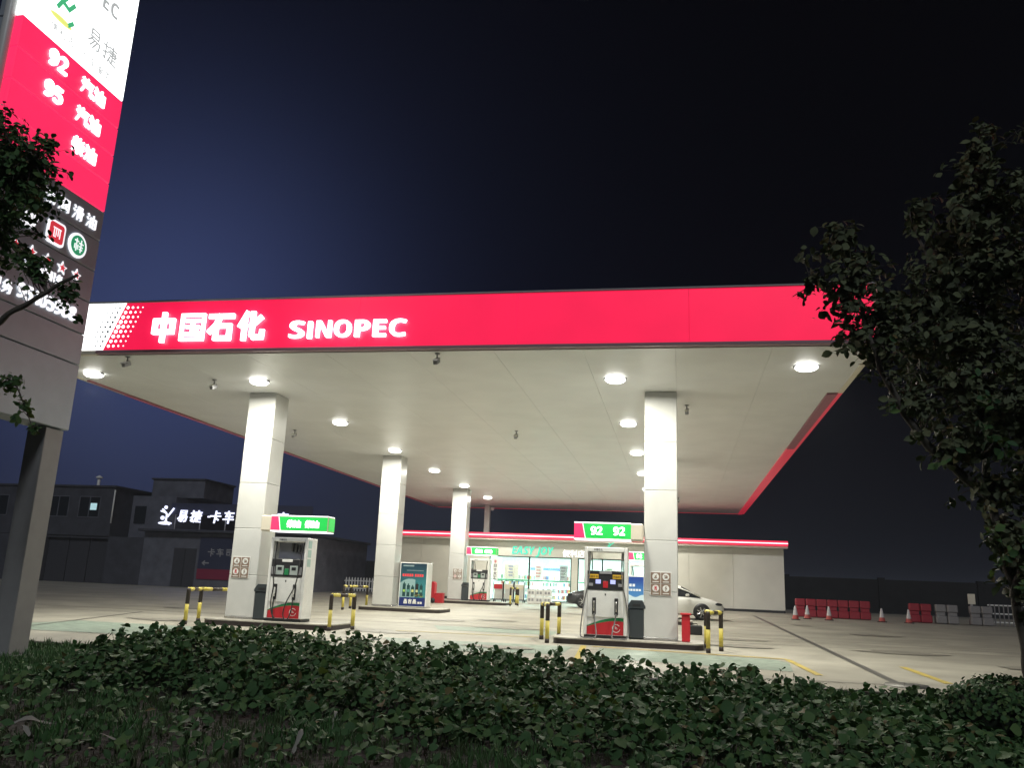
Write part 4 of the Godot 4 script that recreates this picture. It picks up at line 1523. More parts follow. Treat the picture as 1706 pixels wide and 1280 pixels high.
# ---------------------------------------------------------------- tall price sign
func pylon() -> void:
	var o := thing("price_pylon", "tall grey pylon sign with lit white and red panels above a post", "pylon sign", V(-10.5, 0, 11.7), PI / 2)
	# local x runs away from the road, local z towards the forecourt
	var half := 1.31
	var rows := [15.6, 14.4, 13.2, 11.95, 10.12, 9.53, 8.95, 8.38, 7.80, 7.21, 6.62, 6.02, 5.40, 4.83, 3.64]
	for k in rows.size() - 1:
		var b := B.new()
		var y1: float = rows[k] - 0.008
		var y0: float = rows[k + 1] + 0.008
		b.box(Vector3(0, (y0 + y1) / 2, -0.08), Vector3(half * 2, y1 - y0, 0.16), 0.012)
		put("white_light_panel" if k < 4 else ("red_light_panel" if k < 8 else "grey_panel"), b, M.lit_white if k < 4 else (M.lit_pylon_red if k < 8 else M.pylon_grey), o)
		b = B.new()
		b.box(Vector3(0, (y0 + y1) / 2, -0.42), Vector3(half * 2, y1 - y0, 0.12), 0.012)
		put("rear_panel", b, M.pylon_grey, o)
	var b := B.new()
	b.box(Vector3(0, 9.6, -0.262), Vector3(half * 2 - 0.05, 11.9, 0.196))
	put("core", b, M.pylon_grey, o)
	for s in [-1, 1]:
		b = B.new(true)
		b.t = Transform3D(Basis(), Vector3(s * (half - 0.018), 0, -0.26))
		b.tube([Vector3(0, 3.63, 0), Vector3(0, 15.62, 0)], [0.1], 12)
		put("edge_trim", b, M.white, o)
		b = B.new()
		b.box(Vector3(s * 1.04, 1.7, -0.235), Vector3(0.44, 3.86, 0.36), 0.012)
		put("post", b, M.pole_grey, o)
		b = B.new()
		b.box(Vector3(s * 1.04, -0.2, -0.235), Vector3(0.62, 0.2, 0.54), 0.02)
		put("footing", b, M.grey, o)
	area(o, "white_glow_light", Vector3(0, 12.8, 0.25), Vector3(0, 0, 1), Vector2(2.5, 5.2), 7.0, Color(0.95, 0.97, 1.0))
	area(o, "red_glow_light", Vector3(0, 8.95, 0.25), Vector3(0, 0, 1), Vector2(2.5, 2.2), 1.6, Color(1, 0.2, 0.35))
	var T := func(x: float, y: float, z := 0.03) -> Transform3D: return Transform3D(Basis(), Vector3(x, y, z))
	# white part: letters, figure, shop words
	latin(o, "SINOPEC", T.call(-0.95, 11.5, 0.02), 0.30, 0.02, M.print_mid, 0.95, 0.0, 0.03, "print")
	word(o, "便利店", T.call(-0.74, 10.27, 0.01), 0.17, 0.21, 0.08, 0.012, M.print_pale, "print")
	word(o, "汽车服务", T.call(0.06, 10.24, 0.01), 0.17, 0.21, 0.08, 0.012, M.print_pale, "print")
	word(o, "易捷", T.call(0.12, 10.58, 0.01), 0.40, 0.43, 0.075, 0.012, M.print_mid, "print")
	b = B.new(true)
	b.ball(Vector3(-0.52, 10.58, 0.0), Vector3(0.27, 0.06, 0.02), 14)
	put("emblem_light", b, M.print_yellow_lit, o)
	b = B.new()
	b.t = T.call(-0.75, 10.62, 0.014)
	b.strokes("20 70 35 40 50 20;35 40 70 50 90 20;80 105 96 88", 0, 0, 0.5, 0.075, 0.012)
	put("emblem_light", b, M.print_green_lit, o)
	# red part: fuels
	latin(o, "92", T.call(-0.66, 9.66, 0.02), 0.30, 0.04, M.lit_letter, 1.0, 0.0, 0.01, "digit_light")
	latin(o, "95", T.call(-0.64, 9.08, 0.02), 0.30, 0.04, M.lit_letter, 1.0, 0.0, 0.01, "digit_light")
	word(o, "汽油", T.call(0.18, 9.66), 0.30, 0.34, 0.12, 0.04, M.lit_letter, "character_light")
	word(o, "汽油", T.call(0.18, 9.08), 0.30, 0.34, 0.12, 0.04, M.lit_letter, "character_light")
	word(o, "柴油", T.call(0.20, 8.50), 0.30, 0.34, 0.12, 0.04, M.lit_letter, "character_light")
	# grey part: lubricant line, emblems, stars, telephone number
	word(o, "城润滑油", T.call(-0.22, 7.34), 0.27, 0.36, 0.06, 0.03, M.lit_small, "character_light")
	b = B.new()
	b.t = T.call(-0.6, 6.72)
	b.disc(Vector2(0.15, 0.13), 0.16, 0.03, 16, 0.12)
	b.t.origin.z += 0.002
	b.strokes("25 55 30 30;45 50 50 20;65 52 75 25;85 60 95 38;10 70 5 50", 0, 0.02, 0.34, 0.05, 0.03)
	put("emblem_light", b, M.lit_small, o)
	var box_ := PackedVector2Array()
	for c in [[1, 1], [-1, 1], [-1, -1], [1, -1]]:
		for e in 5:
			var an: float = (PI / 2) * e / 4.0 + [0.0, PI / 2, PI, PI * 1.5][[[1, 1], [-1, 1], [-1, -1], [1, -1]].find(c)]
			box_.append(Vector2(c[0] * 0.14 + cos(an) * 0.07, c[1] * 0.14 + sin(an) * 0.07))
	b = B.new()
	b.t = T.call(0.19, 6.9)
	b.prism(box_, 0.03)
	put("emblem_light", b, M.lit_small, o)
	var small := PackedVector2Array()
	for p in box_:
		small.append(p * 0.82)
	b = B.new()
	b.t = T.call(0.19, 6.9, 0.036)
	b.prism(small, 0.006)
	put("emblem_red_light", b, M.emblem_red, o)
	b = B.new()
	b.t = T.call(0.08, 6.79, 0.042)
	b.strokes("10 15 90 15;20 15 20 85;42 15 42 70;64 15 64 70;84 15 84 85;20 85 40 85", 0, 0, 0.22, 0.02, 0.004)
	put("emblem_light", b, M.lit_small, o)
	b = B.new()
	b.t = T.call(0.74, 6.9)
	b.disc(Vector2.ZERO, 0.225, 0.03, 28)
	put("emblem_light", b, M.lit_small, o)
	b = B.new()
	b.t = T.call(0.74, 6.9, 0.036)
	b.disc(Vector2.ZERO, 0.18, 0.006, 28)
	put("emblem_green_light", b, M.emblem_green, o)
	b = B.new()
	b.t = T.call(0.62, 6.78, 0.042)
	b.strokes("10 20 45 20;28 5 28 95;12 50 12 80;44 50 44 80;56 30 96 30;76 5 76 95;60 55 92 55;62 75 90 75", 0, 0, 0.24, 0.022, 0.004)
	put("emblem_light", b, M.lit_small, o)
	for k in 5:
		for e in 2:
			var star := PackedVector2Array()
			for q in 10:
				var r := (0.125 if q % 2 == 0 else 0.055) * (1.0 if e == 0 else 0.62)
				star.append(Vector2(sin(TAU * q / 10), cos(TAU * q / 10)) * r)
			b = B.new()
			b.t = T.call(-0.62 + k * 0.365, 6.37, 0.02 + e * 0.008)
			b.prism(star, 0.02 if e == 0 else 0.006)
			put("star_light", b, M.lit_small if e == 0 else M.emblem_red, o)
	word(o, "五星级服务", T.call(-0.38, 6.06), 0.165, 0.19, 0.10, 0.03, M.lit_small, "character_light")
	word(o, "服务", T.call(-0.98, 5.52), 0.22, 0.25, 0.10, 0.03, M.lit_small, "character_light")
	latin(o, "95105988", T.call(-0.42, 5.54, 0.02), 0.25, 0.03, M.lit_small, 0.95, 0.0, 0.012, "digit_light")

# ---------------------------------------------------------------- plants
func leaf_mesh(round_: float, fold: float) -> ArrayMesh:
	# a folded leaf of unit length along +y, face towards +z
	var b := B.new(true)
	var wid := [0.0, 0.30 * round_, 0.42 * round_, 0.33 * round_, 0.0]
	for i in 4:
		var y0 := i / 4.0
		var y1 := (i + 1) / 4.0
		var z0 := -0.18 * y0 * y0
		var z1 := -0.18 * y1 * y1
		for s in [-1.0, 1.0]:
			b.quad(Vector3(0, y0, z0), Vector3(0, y1, z1), Vector3(s * wid[i + 1], y1, z1 + fold * wid[i + 1]), Vector3(s * wid[i], y0, z0 + fold * wid[i]), Vector3(0, 0.05, 1))
	return b.done()

func leaf_basis(rng: RandomNumberGenerator, dir: Vector3, wild: float, size: float) -> Basis:
	var n := (dir + Vector3(rng.randfn(), rng.randfn(), rng.randfn()) * wild).normalized()
	var y := Vector3(rng.randfn(), rng.randfn() * 0.7 - 0.1, rng.randfn())
	y = (y - n * y.dot(n)).normalized()
	if not y.is_finite() or y.length() < 0.5:
		y = n.cross(Vector3(0.3, 0.8, 0.5)).normalized()
	return Basis(y.cross(n) * rng.randf_range(0.72, 1.15), y, n * rng.randf_range(0.3, 1.8)).scaled(Vector3.ONE * size)

# leaves of a plant: the first «singles» are parts of their own, the rest one mass
func foliage(o: Node3D, xf: Array, mesh: Mesh, singles: int, mats: Array, rng: RandomNumberGenerator, called := "foliage", bright := 1.0) -> void:
	for i in mini(singles, xf.size()):
		var l := put("leaf", mesh, mats[1 + i % (mats.size() - 1)], o)
		l.transform = xf[i]
	var mm := MultiMesh.new()
	mm.transform_format = MultiMesh.TRANSFORM_3D
	mm.use_colors = true
	mm.mesh = mesh
	mm.instance_count = maxi(xf.size() - singles, 0)
	for i in mm.instance_count:
		var f: Transform3D = xf[i + singles]
		mm.set_instance_transform(i, f)
		var t := rng.randf()
		var dry := rng.randf() < 0.03
		mm.set_instance_color(i, Color(0.14, 0.12, 0.05) if dry else Color(0.052 + 0.06 * t * t, 0.105 + 0.075 * t, 0.042 + 0.02 * t) if bright == 1.0 else Color(0.085 + 0.05 * t, 0.105 + 0.055 * t, 0.062 + 0.02 * t))
	var mi := MultiMeshInstance3D.new()
	mi.name = called
	mi.multimesh = mm
	mi.material_override = mats[0]
	o.add_child(mi, true)
	mi.set_meta("kind", "stuff")

func leaf_mats() -> Array:
	var all := []
	for c in [Color(1, 1, 1), Color(0.04, 0.10, 0.042), Color(0.055, 0.12, 0.045), Color(0.036, 0.085, 0.042), Color(0.07, 0.14, 0.05)]:
		var m := mat(c.r, c.g, c.b, 0.62)
		m.metallic_specular = 0.3
		if all.is_empty():
			m.vertex_color_use_as_albedo = true
		m.backlight_enabled = true
		m.backlight = Color(0.25, 0.3, 0.12)
		all.append(m)
	return all

# limbs: arrays of points with start and end radius; lobes: centre and radius of leafy masses
func tree(called: String, label: String, base: Vector3, limbs: Array, lobes: Array, per: float, size: float, seed_: int, singles: int, bright := 1.0) -> void:
	var rng := RandomNumberGenerator.new()
	rng.seed = seed_
	var o := thing(called, label, "tree", base)
	var pool := []
	for li in limbs.size():
		var L: Array = limbs[li]
		var c3 := Curve3D.new()
		var pts: Array = L[0]
		for k in pts.size():
			var tan: Vector3 = (pts[mini(k + 1, pts.size() - 1)] - pts[maxi(k - 1, 0)]) / 6.0
			c3.add_point(pts[k] - base, -tan, tan)
		c3.bake_interval = 0.12
		var bp := Array(c3.get_baked_points())
		var rad := []
		for k in bp.size():
			rad.append(lerpf(L[1], L[2], float(k) / bp.size()) * (1.0 + 0.08 * sin(k * 1.7 + li)))
			bp[k] += Vector3(sin(k * 0.9 + li), 0, cos(k * 1.3)) * 0.012
			pool.append(bp[k])
		var b := B.new(true)
		b.tube(bp, rad, 9)
		put("trunk" if li == 0 else "limb", b, M.bark, o)
	var xf := []
	var twigs := B.new(true)
	for lb in lobes:
		var c: Vector3 = lb[0] - base
		var r: float = lb[1]
		var count := int(ceil(per * r * r))
		for q in count:
			var dir := Vector3(rng.randfn(), rng.randfn(), rng.randfn()).normalized()
			var tip := c + dir * r * pow(rng.randf(), 0.6) * rng.randf_range(0.7, 1.55) * Vector3(1, 0.9, 1.25)
			if rng.randf() < 0.22:
				tip += Vector3(0, -0.22, 0) * rng.randf() + Vector3(dir.x, 0, dir.z) * 0.14
			var near: Vector3 = pool[0]
			for p in pool:
				if p.distance_squared_to(tip) < near.distance_squared_to(tip):
					near = p
			var root := near
			if near.distance_to(tip) > 0.55:
				root = tip + (c - tip).normalized() * minf(0.4, r)
				if rng.randf() < 0.25:
					twigs.tube([near, near.lerp(c, 0.6) + Vector3(0, 0.05, 0), root], [0.012, 0.008, 0.005], 5, false)
			var mid := root.lerp(tip, 0.55) + Vector3(rng.randfn(), rng.randfn(), rng.randfn()) * 0.03 + Vector3(0, 0.04, 0)
			twigs.tube([root, mid, tip], [0.006, 0.004, 0.002], 4, false)
			var nl := rng.randi_range(7, 13)
			for k in nl:
				var t := rng.randf_range(0.35, 1.05)
				var p := root.lerp(mid, t * 2.0) if t < 0.5 else mid.lerp(tip, t * 2.0 - 1.0)
				p += Vector3(rng.randfn(), rng.randfn(), rng.randfn()) * 0.025
				xf.append(Transform3D(leaf_basis(rng, (dir + Vector3(0, 0.7, 0.2)), 0.7, size * rng.randf_range(0.6, 1.2)), p))
	put("twigs", twigs, M.bark, o).set_meta("kind", "stuff")
	xf.sort_custom(func(a, b): return (a.origin + base).length_squared() < (b.origin + base).length_squared())
	foliage(o, xf, leaf_mesh(0.85, 0.25), singles, leaf_mats(), rng, "foliage", bright)

func P3(list: Array, d: float) -> Array:
	var out := []
	for k in list.size():
		out.append(V(list[k][0], list[k][1], d + (list[k][2] if list[k].size() > 2 else 0.0)))
	return out

func trees() -> void:
	# right tree
	var limbs := [
		[P3([[3.95, -0.25], [3.86, 0.7], [3.80, 1.4], [3.66, 2.57, 0.05], [3.64, 3.77, 0.1], [3.75, 4.92], [3.77, 6.45, -0.1], [3.92, 7.4, -0.1]], 11.0), 0.058, 0.015],
		[P3([[3.63, 2.57, 0.05], [2.98, 3.19], [2.62, 3.7, -0.2], [2.39, 4.22, -0.3], [2.22, 4.99, -0.3], [2.03, 5.9, -0.4]], 11.0), 0.06, 0.012],
		[P3([[3.72, 4.43], [3.34, 5.43, 0.3], [3.07, 6.4, 0.4]], 11.0), 0.04, 0.01],
		[P3([[2.25, 4.76, -0.3], [1.79, 5.1, -0.4], [1.42, 4.98, -0.4]], 11.0), 0.016, 0.004],
		[P3([[3.80, 1.4], [4.0, 2.4, -0.2], [4.3, 3.6, -0.2], [4.6, 5.0, -0.3], [4.7, 6.2, -0.3]], 11.0), 0.06, 0.015]]
	var lobes := []
	for l in [[2.03, 5.72, 0.34, -0.4], [2.15, 5.15, 0.42, -0.3], [2.55, 4.45, 0.52, -0.2], [3.11, 4.92, 0.62, 0.2], [3.66, 6.1, 0.58, 0.0], [3.86, 6.95, 0.34, -0.1], [3.3, 6.45, 0.24, 0.4], [4.0, 5.41, 0.68, 0.0], [3.2, 3.84, 0.66, 0.1], [3.85, 3.45, 0.6, -0.3], [3.7, 2.62, 0.34, 0.1], [3.85, 2.2, 0.34, 0.0], [1.72, 5.15, 0.2, -0.4], [3.3, 3.12, 0.4, -0.1], [3.5, 4.5, 0.6, 0.2], [3.45, 5.5, 0.5, 0.1], [2.08, 4.61, 0.26, -0.3], [4.35, 6.3, 0.6, -0.2], [4.45, 5.4, 0.7, 0.1], [4.4, 4.4, 0.75, -0.2], [4.25, 3.6, 0.6, 0.1], [4.15, 2.8, 0.45, 0.0], [4.0, 2.1, 0.38, -0.1], [3.95, 1.65, 0.32, -0.1], [3.7, 1.95, 0.28, -0.3], [4.2, 1.3, 0.3, -0.2]]:
		lobes.append([V(l[0], l[1], 11.0 + l[3]), l[2]])
	tree("street_tree", "dark leafy tree at the right edge, its twigs over the red fascia", V(3.95, -0.25, 11.0), limbs, lobes, 235.0, 0.118, 21, 140, 1.2)
	# left tree, its trunk outside the picture
	limbs = [
		[P3([[-9.3, -0.3, 0.3], [-9.2, 1.2, 0.2], [-9.05, 2.6], [-8.92, 3.4], [-8.46, 4.96], [-8.07, 5.89], [-7.75, 6.15]], 8.2), 0.11, 0.012],
		[P3([[-9.05, 2.5], [-8.18, 3.66], [-7.78, 4.07], [-7.27, 4.38], [-6.86, 4.62]], 8.2), 0.062, 0.018],
		[P3([[-8.6, 3.1], [-7.9, 3.4], [-7.46, 3.34], [-7.2, 3.0], [-7.05, 2.75]], 8.2), 0.02, 0.003]]
	lobes = []
	for l in [[-8.15, 6.25, 0.5, 0.0], [-7.76, 5.92, 0.34, 0.1], [-7.5, 6.33, 0.12, 0.0], [-8.02, 5.15, 0.42, 0.0], [-7.55, 4.8, 0.18, 0.1], [-7.75, 5.6, 0.3, 0.0], [-7.02, 4.40, 0.15, 0.1], [-8.4, 6.75, 0.16, 0.0], [-7.5, 3.3, 0.12, 0.0], [-7.25, 3.05, 0.09, 0.0], [-7.07, 2.76, 0.06, 0.0], [-8.9, 5.6, 0.7, -0.2], [-9.0, 6.6, 0.6, 0.2]]:
		lobes.append([V(l[0], l[1], 8.2 + l[3]), l[2]])
	tree("street_tree", "dark leafy tree at the left edge in front of the tall sign", V(-9.3, -0.35, 8.5), limbs, lobes, 520.0, 0.085, 5, 140)

func hedge_top(x: float) -> float:
	var xs := [-9.2, -8.7, -8.0, -6.4, -4.4, -2.4, -1.0, -0.25, 0.56, 1.34, 2.1, 3.3, 6.0]
	var ys := [-0.1, 0.02, 0.36, 0.44, 0.33, 0.27, 0.30, 0.16, 0.26, 0.12, 0.05, 0.06, 0.1]
	for k in xs.size() - 1:
		if x < xs[k + 1]:
			return lerpf(ys[k], ys[k + 1], clampf((x - xs[k]) / (xs[k + 1] - xs[k]), 0, 1))
	return ys[-1]

func hedge() -> void:
	var rng := RandomNumberGenerator.new()
	rng.seed = 9
	var clump := FastNoiseLite.new()
	clump.seed = 4
	clump.frequency = 0.9
	var o := thing("hedge", "broad low hedge of round dark leaves along the forecourt's front edge", "hedge", V(-2, verge(12), 12))
	var off := -o.position
	var xf := []
	var stems := B.new(true)
	for i in 19000:
		var x := rng.randf_range(-8.9, 6.5)
		var front := lerpf(10.4, 8.8, clampf((x + 6.5) / 4.5, 0, 1)) + 0.5 * clump.get_noise_2d(x, 3.0)
		var d := rng.randf_range(front, 13.5)
		var nz := clump.get_noise_2d(x * 1.6, d * 1.6)
		var edge := minf(smoothstep(0.0, 0.7, d - front), smoothstep(0.0, 0.25, 13.55 - d)) * smoothstep(-9.0, -8.4, x)
		var top := hedge_top(x) - 0.16 * clampf((12.6 - d) / 2.5, 0.0, 1.3) + 0.26 * nz + 0.08 * clump.get_noise_2d(x * 5.0, d * 5.0 + 30.0)
		var bottom := verge(d)
		var h := (top - bottom) * (0.35 + 0.65 * edge)
		var y := bottom + h * (1.0 - 0.75 * pow(rng.randf(), 2.2))
		var up := Vector3(rng.randfn() * 0.2, 1.0, 0.35 if d < front + 0.8 else 0.15)
		xf.append(Transform3D(leaf_basis(rng, up, 0.55, rng.randf_range(0.06, 0.108) * (1.5 if rng.randf() < 0.25 else 1.0)), V(x, y, d) + off))
	# sprigs that stand above the clipped top
	for i in 240:
		var x := rng.randf_range(-8.6, 5.0)
		var d := rng.randf_range(11.2, 13.4)
		var y := hedge_top(x) - 0.1
		var hh := rng.randf_range(0.06, 0.30)
		var p := V(x, y, d) + off
		var lean := Vector3(rng.randfn() * 0.06, 0, rng.randfn() * 0.06)
		stems.tube([p - Vector3(0, 0.3, 0), p, p + Vector3(0, hh, 0) + lean], [0.006, 0.004, 0.002], 5, false)
		for k in rng.randi_range(3, 7):
			var q := p + (Vector3(0, hh, 0) + lean) * rng.randf_range(0.4, 1.0)
			xf.append(Transform3D(leaf_basis(rng, Vector3(rng.randfn(), 0.8, rng.randfn()), 0.5, rng.randf_range(0.06, 0.11)), q))
	put("stems", stems, M.bark, o).set_meta("kind", "stuff")
	xf.sort_custom(func(a, b): return a.origin.y + 0.25 * a.origin.z > b.origin.y + 0.25 * b.origin.z)
	foliage(o, xf, leaf_mesh(1.15, 0.22), 200, leaf_mats(), rng)
	# rounded shrub at the right
	o = thing("round_shrub", "dense rounded dark shrub under the right tree's trunk", "shrub", V(3.85, verge(11.5), 11.5))
	xf = []
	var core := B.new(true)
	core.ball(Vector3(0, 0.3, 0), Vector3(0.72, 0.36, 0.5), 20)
	put("dark_core", core, M.core_dark, o)  # solid ball behind the leaves; the shrub's dark inside is painted into its colour
	for i in 2600:
		var dir := Vector3(rng.randfn(), absf(rng.randfn()), rng.randfn()).normalized()
		var p := Vector3(0, 0.3, 0) + dir * Vector3(0.80, 0.42, 0.58) * rng.randf_range(0.86, 1.04) * (1.0 + 0.12 * clump.get_noise_3d(dir.x * 2, dir.y * 2, dir.z * 2))
		xf.append(Transform3D(leaf_basis(rng, dir, 0.45, rng.randf_range(0.04, 0.075)), p))
	foliage(o, xf, leaf_mesh(1.0, 0.2), 60, leaf_mats(), rng)

func grass() -> void:
	var rng := RandomNumberGenerator.new()
	rng.seed = 31
	# tufts of blades
	var b := B.new()
	for k in 7:
		var an := TAU * k / 7 + 0.3
		var lean := Vector3(cos(an), 0, sin(an)) * rng.randf_range(0.15, 0.5)
		var base := Vector3(cos(an * 2.1), 0, sin(an * 1.7)) * 0.15
		var side := Vector3(-sin(an), 0, cos(an)) * 0.05
		var midp := base + lean * 0.35 + Vector3(0, 0.62, 0)
		var tip := base + lean + Vector3(0, rng.randf_range(0.8, 1.05), 0)
		b.quad(base - side, base + side, midp + side * 0.7, midp - side * 0.7, Vector3(cos(an), 0.4, sin(an)))
		b.tri(midp - side * 0.7, midp + side * 0.7, tip, Vector3(cos(an), 0.4, sin(an)))
	var tuft := b.done()
	var mm := MultiMesh.new()
	mm.transform_format = MultiMesh.TRANSFORM_3D
	mm.use_colors = true
	mm.mesh = tuft
	mm.instance_count = 17000
	var patch := FastNoiseLite.new()
	patch.seed = 8
	patch.frequency = 0.7
	for i in mm.instance_count:
		var x := rng.randf_range(-14.0, 7.0)
		var d := rng.randf_range(6.2, 14.5)
		var n := patch.get_noise_2d(x, d)
		if i > 15000:
			x = rng.randf_range(-12.0, -8.2)
			d = rng.randf_range(12.0, 14.5)
			n = 0.4
		var s := rng.randf_range(0.06, 0.16) * (1.0 + 0.9 * n)
		mm.set_instance_transform(i, Transform3D(Basis(Vector3.UP, rng.randf() * TAU).scaled(Vector3(s, s * rng.randf_range(0.7, 1.2), s)), V(x, verge(d) - 0.005, d)))
		var t := clampf(0.5 + n + rng.randfn() * 0.15, 0, 1)
		mm.set_instance_color(i, Color(0.05, 0.045, 0.02).lerp(Color(0.055, 0.15, 0.042), t))
	var gm := mat(1, 1, 1, 0.6)
	gm.vertex_color_use_as_albedo = true
	gm.backlight_enabled = true
	gm.backlight = Color(0.2, 0.25, 0.1)
	var gi := MultiMeshInstance3D.new()
	gi.name = "grass"
	gi.multimesh = mm
	gi.material_override = gm
	add_child(gi)
	tag(gi, "dark uneven grass and weeds on the strip before the forecourt", "grass")
	gi.set_meta("kind", "stuff")
	# broad leaved weeds
	var xf := []
	for i in 7000:
		var x := rng.randf_range(-12.0, 6.5)
		var d := rng.randf_range(6.4, 12.0)
		if patch.get_noise_2d(x + 40, d) < -0.12:
			continue
		xf.append(Transform3D(leaf_basis(rng, Vector3(0, 1, 0.5), 0.5, rng.randf_range(0.06, 0.13)), V(x, verge(d) + rng.randf_range(0.02, 0.2), d)))
	var w := Node3D.new()
	w.name = "weeds"
	add_child(w)
	tag(w, "low broad leaved weeds in the grass near the picture's bottom", "weeds")
	w.set_meta("kind", "stuff")
	foliage(w, xf, leaf_mesh(0.9, 0.2), 0, leaf_mats(), rng)
	# pale fallen leaves and young plants
	var dry := mat(0.33, 0.32, 0.28, 0.8, 0, noise_grain, 3.0)
	var n2 := 0
	for p in [[-6.2, 7.85, 0.9, 0.5], [-5.95, 7.55, -0.6, 0.28], [-5.2, 7.75, 0.8, 0.3], [-4.55, 7.9, 2.2, 0.55], [-3.55, 8.0, 2.0, 0.3], [-3.7, 9.2, 2.3, 0.24], [0.55, 9.75, 1.3, 0.34]]:
		var b2 := B.new(true)
		var len: float = p[3]
		for k in 8:
			var t0 := k / 8.0
			var t1 := (k + 1) / 8.0
			var w0 := 0.065 * len * sin(PI * t0) * (1.0 + 0.4 * sin(t0 * 17.0 + n2)) + 0.002
			var w1 := 0.065 * len * sin(PI * t1) * (1.0 + 0.4 * sin(t1 * 17.0 + n2)) + 0.002
			var c0 := Vector3(len * (t0 - 0.5), 0.10 + 0.07 * sin(t0 * 5.0 + n2) + 0.05 * t0, 0)
			var c1 := Vector3(len * (t1 - 0.5), 0.10 + 0.07 * sin(t1 * 5.0 + n2) + 0.05 * t1, 0)
			for s in [-1.0, 1.0]:
				b2.quad(c0, c1, c1 + Vector3(0, 0.6 * w1, s * w1), c0 + Vector3(0, 0.6 * w0, s * w0), Vector3(0, 1, 0.4))
		var o := put("fallen_leaf", b2, dry)
		o.position = V(p[0], verge(p[1]), p[1])
		o.rotation = Vector3(0.35, p[2], 0.15)
		tag(o, ["large pale dry leaf nearest the bottom left corner", "small pale dry leaf just below the large one at bottom left", "short pale dry leaf right of the bottom left pair", "long pale dry leaf lying in the grass below the hedge's left part", "small pale dry leaf right of the long one", "thin pale dry stalk close under the hedge", "pale green upright leaf at the bottom right"][n2], "leaf", "pale dry leaves in the grass")
		n2 += 1

# ---------------------------------------------------------------- ground
func strip(pts: Array, x0: float, x1: float, step := 1) -> B:
	var b := B.new(true)
	for i in pts.size() - 1:
		for k in step:
			var a := lerpf(x0, x1, float(k) / step)
			var c := lerpf(x0, x1, float(k + 1) / step)
			b.quad(V(a, pts[i][1], pts[i][0]), V(c, pts[i][1], pts[i][0]), V(c, pts[i + 1][1], pts[i + 1][0]), V(a, pts[i + 1][1], pts[i + 1][0]), Vector3.UP)
	return b

func paint(called: String, pts: Array, lift: float, m: Material) -> void:
	# a flat shape that lies on the sloping forecourt
	var b := B.new()
	var poly := PackedVector2Array()
	for p in pts:
		poly.append(Vector2(p[0], p[1]))
	var idx := Geometry2D.triangulate_polygon(poly)
	for i in range(0, idx.size(), 3):
		var q := []
		for k in 3:
			var v := poly[idx[i + k]]
			q.append(V(v.x, SLOPE * (v.y - 20.0) + lift, v.y))
		b.tri(q[0], q[1], q[2], Vector3.UP)
	struct(called, b, m)

func line(called: String, x0: float, d0: float, x1: float, d1: float, w: float, lift: float, m: Material) -> void:
	var n := Vector2(d1 - d0, x0 - x1).normalized() * w * 0.5
	paint(called, [[x0 - n.x, d0 - n.y], [x1 - n.x, d1 - n.y], [x1 + n.x, d1 + n.y], [x0 + n.x, d0 + n.y]], lift, m)

